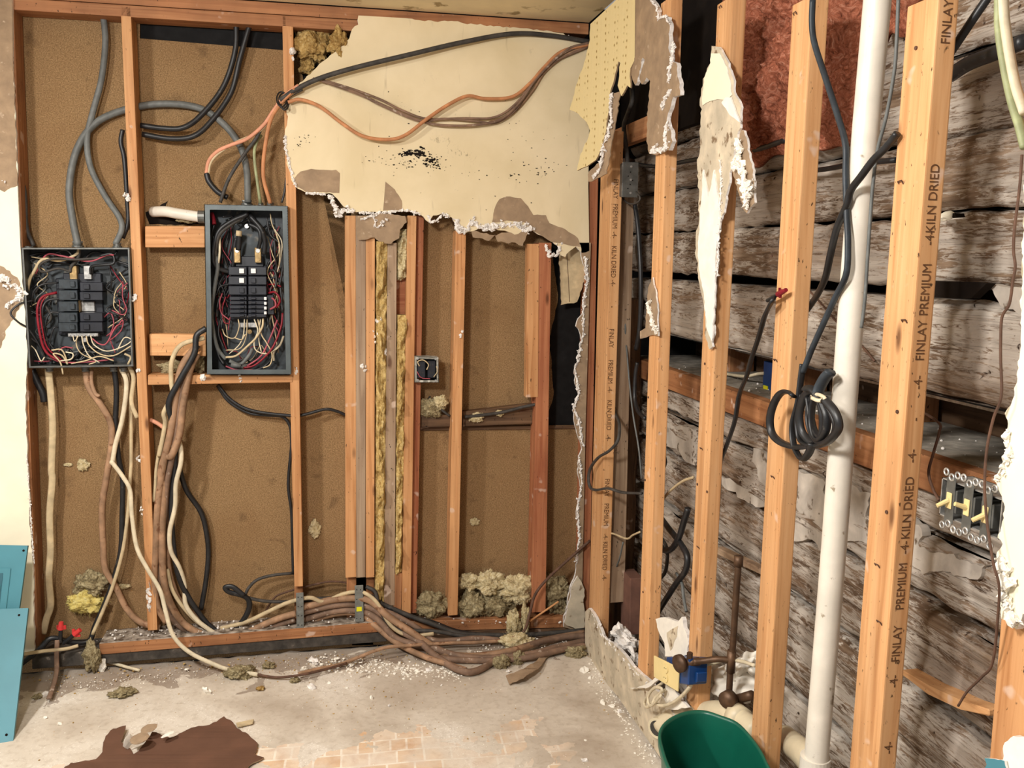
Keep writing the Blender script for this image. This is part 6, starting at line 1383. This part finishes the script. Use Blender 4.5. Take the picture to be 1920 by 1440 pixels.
wool('rusty wool crumb in the middle of the floor', 488, 1293, 7, 'ins_old', 0, 39, (1, .8, .5), f='floor')
wool('olive wool crumb beside the lower teal cover', 72, 1308, 9, 'ins_dirty', 0, 40, (1, .8, .5), f='floor')
# torn tape and paper strip near the corner
def tape(x, y): return F(x, y, .02+.012*math.sin(x/14))
o = sheet('torn_paper_strip', z8((1165, 800), (1185, 790), (1250, 765), (1320, 730), (1370, 680), (1440, 640), (1500, 610), (1510, 625), (1440, 665), (1380, 720), (1350, 760), (1280, 800), (1230, 830), (1185, 850)), tape, (0, 0, -.002), ('paper', 'paper'), None, 1.5, 6)
setp(o, 'crumpled brown paper tape in front of the cables at the corner', 'paper')
o = sheet('drywall_scrap', [(1083, 1080), (1090, 1090), (1096, 1105), (1094, 1130), (1096, 1176), (1086, 1182), (1058, 1168), (1066, 1130), (1074, 1095)], onB(-.03), (0, .008, 0), ('paperpale', 'gypsum'), None, 1.5, 6); setp(o, 'dirty pale drywall scrap standing at the foot of the corner', 'drywall')
bm = bmesh.new(); cyl(bm, B(993, 1165, -.06), B(1047, 1128, -.03), .004, 8); setp(link('wood_stick', bm, 'stud_x'), 'thin wooden stick slanting up in front of the wool heap', 'stick')
bm = bmesh.new(); slab(bm, [F(443, 1358, .004), F(476, 1351, .004), F(474, 1358, .004), F(445, 1365, .004)], (0, 0, .006), .001); setp(link('wood_chip', bm, 'w_cream'), 'pale flat wood chip behind the brown sheet', 'debris')
tube('white_splinter', [F(205, 1241, .01), F(235, 1250, .008), F(262, 1257, .006)], .006, 'w_white', None, 1, 6, 3, label='white splinter on the floor below the sleeper end', cat='debris')
chunk('white triangular plaster flake standing at the sleeper end', F(190, 1247, .02), .022, 'white_paint', 5, (.8, .3, 1.2))
FL = [(588, 1239, .020), (570, 1254, .016), (388, 1296, .021), (585, 1288, .016), (85, 1345, .008), (112, 1357, .008), (83, 1303, .016), (697, 1309, .010), (617, 1280, .007), (828, 1285, .006), (1095, 1257, .018), (782, 1258, .013), (803, 1256, .012), (760, 1262, .009), (1098, 1388, .006), (953, 1259, .011), (1130, 1318, .012), (1148, 1324, .010), (1162, 1335, .010), (1106, 1272, .008), (650, 1290, .006), (730, 1323, .006), (350, 1255, .008), (1380, 1424, .004), (1096, 1425, .010)]
LABS = ['biggest round white chip on the floor left of the cables', 'white chip next to the biggest round one', 'flat white chip in the middle left of the floor', 'white chip below the two round ones', 'tiny white chip left front', 'tiny white chip right of the other at left front',
 'pale chunk beside the flat brown cable tail', 'white chip on bare concrete front centre', 'small chip near floor centre', 'small chip under the cable sag', 'pale lump at the foot of the floor remnant', 'white chunk left under the sagging cables', 'white chunk right under the sagging cables',
 'white crumb left of the two chunks under the cables', 'tiny chip on the tiles at right', 'white lump between the twin wool tufts', 'first pale stone along the floor remnant', 'second pale stone along the floor remnant', 'third pale stone along the floor remnant', 'pebble by the floor remnant near the corner',
 'tiny chip in front of the sleeper end', 'tiny chip above the tiles', 'small chip in front of the sleeper', 'grit by the bin', 'pale chip on the concrete right of the tiles']
for i, ((x, y, r), lab) in enumerate(zip(FL, LABS)): chunk(lab, F(x, y, r*.3), r, 'white_paint' if i % 3 else 'gypsum', 60+i, (1, .8, .45), group='plaster chips on the floor')
for i, (x, y, r, lab) in enumerate(((1165, 1190, .035, 'grey rubble lump in the dark gap behind the floor remnant'), (1180, 1205, .03, 'rubble lump against the thin stud foot'), (1160, 1215, .022, 'small rubble piece behind the floor remnant'), (1190, 1235, .018, 'rubble bit at the thin stud foot'), (1140, 1195, .02, 'white rubble bit near the stamped corner stud foot'))):
    chunk(lab, R(x, y, .05), r, 'gypsum', 90+i, (1, 1, .7), 'rubble_chunk', 'debris', 'rubble behind the floor remnant', 3, .5)
# countless crumbs
rng = random.Random(11); bm = bmesh.new()
def crumbs(n, xy, s0, s1, bm):
    for i in range(n):
        x, y = xy(); r = rng.uniform(s0, s1)*rng.random()**.6; p = F(x, y, 0)
        if p.x > -.005 or p.y > -.01: continue
        g = bmesh.ops.create_icosphere(bm, subdivisions=1, radius=r)
        for v in g['verts']: v.co = Vector((v.co.x*rng.uniform(.6, 1.3), v.co.y*rng.uniform(.6, 1.2), v.co.z*.6))+p+Vector((0, 0, r*.2))
def line(a, b, sx, sy):
    def f():
        t = rng.random(); return (a[0]+(b[0]-a[0])*t+rng.gauss(0, sx), a[1]+(b[1]-a[1])*t+rng.gauss(0, sy))
    return f
crumbs(700, line((600, 1243), (860, 1262), 12, 8), .001, .0085, bm)
crumbs(260, line((100, 1290), (330, 1270), 14, 9), .001, .004, bm)
crumbs(260, line((330, 1262), (700, 1235), 10, 10), .001, .004, bm)
crumbs(420, line((1100, 1245), (1225, 1430), 9, 8), .001, .006, bm)
crumbs(300, line((880, 1225), (1090, 1200), 14, 10), .001, .006, bm)
crumbs(500, lambda: (rng.uniform(60, 1230), rng.uniform(1240, 1440)), .0008, .003, bm)
setp(link('plaster_crumbs', bm, 'white_paint'), 'white plaster crumbs strewn over the concrete floor', 'debris', None, 'stuff')
bm = bmesh.new()
crumbs(500, lambda: (rng.uniform(60, 1230), rng.gauss(1290, 50)), .0008, .0045, bm)
crumbs(300, line((60, 1270), (800, 1225), 10, 10), .001, .006, bm)
setp(link('dirt_crumbs', bm, 'ins_old'), 'brown dirt crumbs strewn over the concrete floor', 'debris', None, 'stuff')
bm = bmesh.new()
for i in range(420):
    t = rng.random(); x = 190+(1090-190)*t; y = (1206-44*t)+rng.gauss(-6, 5); p = B(x, y, rng.uniform(-.02, .05)); r = .0008+.0045*rng.random()**2.5
    zp = B(x, 1203-44*min(1, t/.6), -.03).z if t < .6 else B(x, 1166, .0).z
    g = bmesh.ops.create_icosphere(bm, subdivisions=1, radius=r); q_ = Vector((p.x, rng.uniform(-.025, .08), zp+r*.3))
    for v in g['verts']: v.co = v.co+q_
setp(link('plaster_crumbs', bm, 'gypsum'), 'plaster crumbs lying on the bottom plate between the studs', 'debris', None, 'stuff')
bm = bmesh.new()
for i in range(160):
    r = .0008+.004*rng.random()**3; q_ = Vector((rng.uniform(LX-.03, LX+.2), rng.uniform(-2.3, -.3), zk(.279)+r*.3)); g = bmesh.ops.create_icosphere(bm, subdivisions=1, radius=r)
    for v in g['verts']: v.co = v.co+q_
setp(link('plaster_crumbs', bm, 'gypsum'), 'plaster crumbs on the ledge in the log wall', 'debris', None, 'stuff')

# staples and nail heads on the right wall studs
def staple(par, x, y, kind=0):
    p = R(x, y, -.0005)
    bm = bmesh.new()
    if kind == 0: tube_bm(bm, [p+Vector((.0, .006, -.004)), p+Vector((-.003, .006, 0)), p+Vector((-.004, -.006, .001)), p+Vector((.0, -.006, -.005))], .0012, 1, 6, 1)
    else: cyl(bm, p, p+Vector((-.002, 0, 0)), .0034, 10)
    link('staple' if kind == 0 else 'nail_head', bm, 'w_rust', par, False)
for x, y, k in ((1492, 24, 0), (1455, 674, 0), (1450, 893, 0), (1448, 480, 1), (1466, 545, 1)): staple(s4, x, y, k)
for x, y, k in ((1690, 340, 0), (1697, 600, 0), (1683, 772, 1), (1663, 960, 1), (1646, 1058, 0), (1650, 1165, 0), (1718, 90, 1)): staple(s5, x, y, k)
for x, y, k in ((1352, 12, 0), (1322, 682, 1), (1316, 840, 0), (1308, 908, 1), (1326, 922, 1), (1310, 1025, 0)): staple(s3, x, y, k)
for x, y, k in ((1218, 560, 1), (1216, 745, 1), (1210, 900, 1), (1206, 1110, 1)): staple(s2, x, y, k)
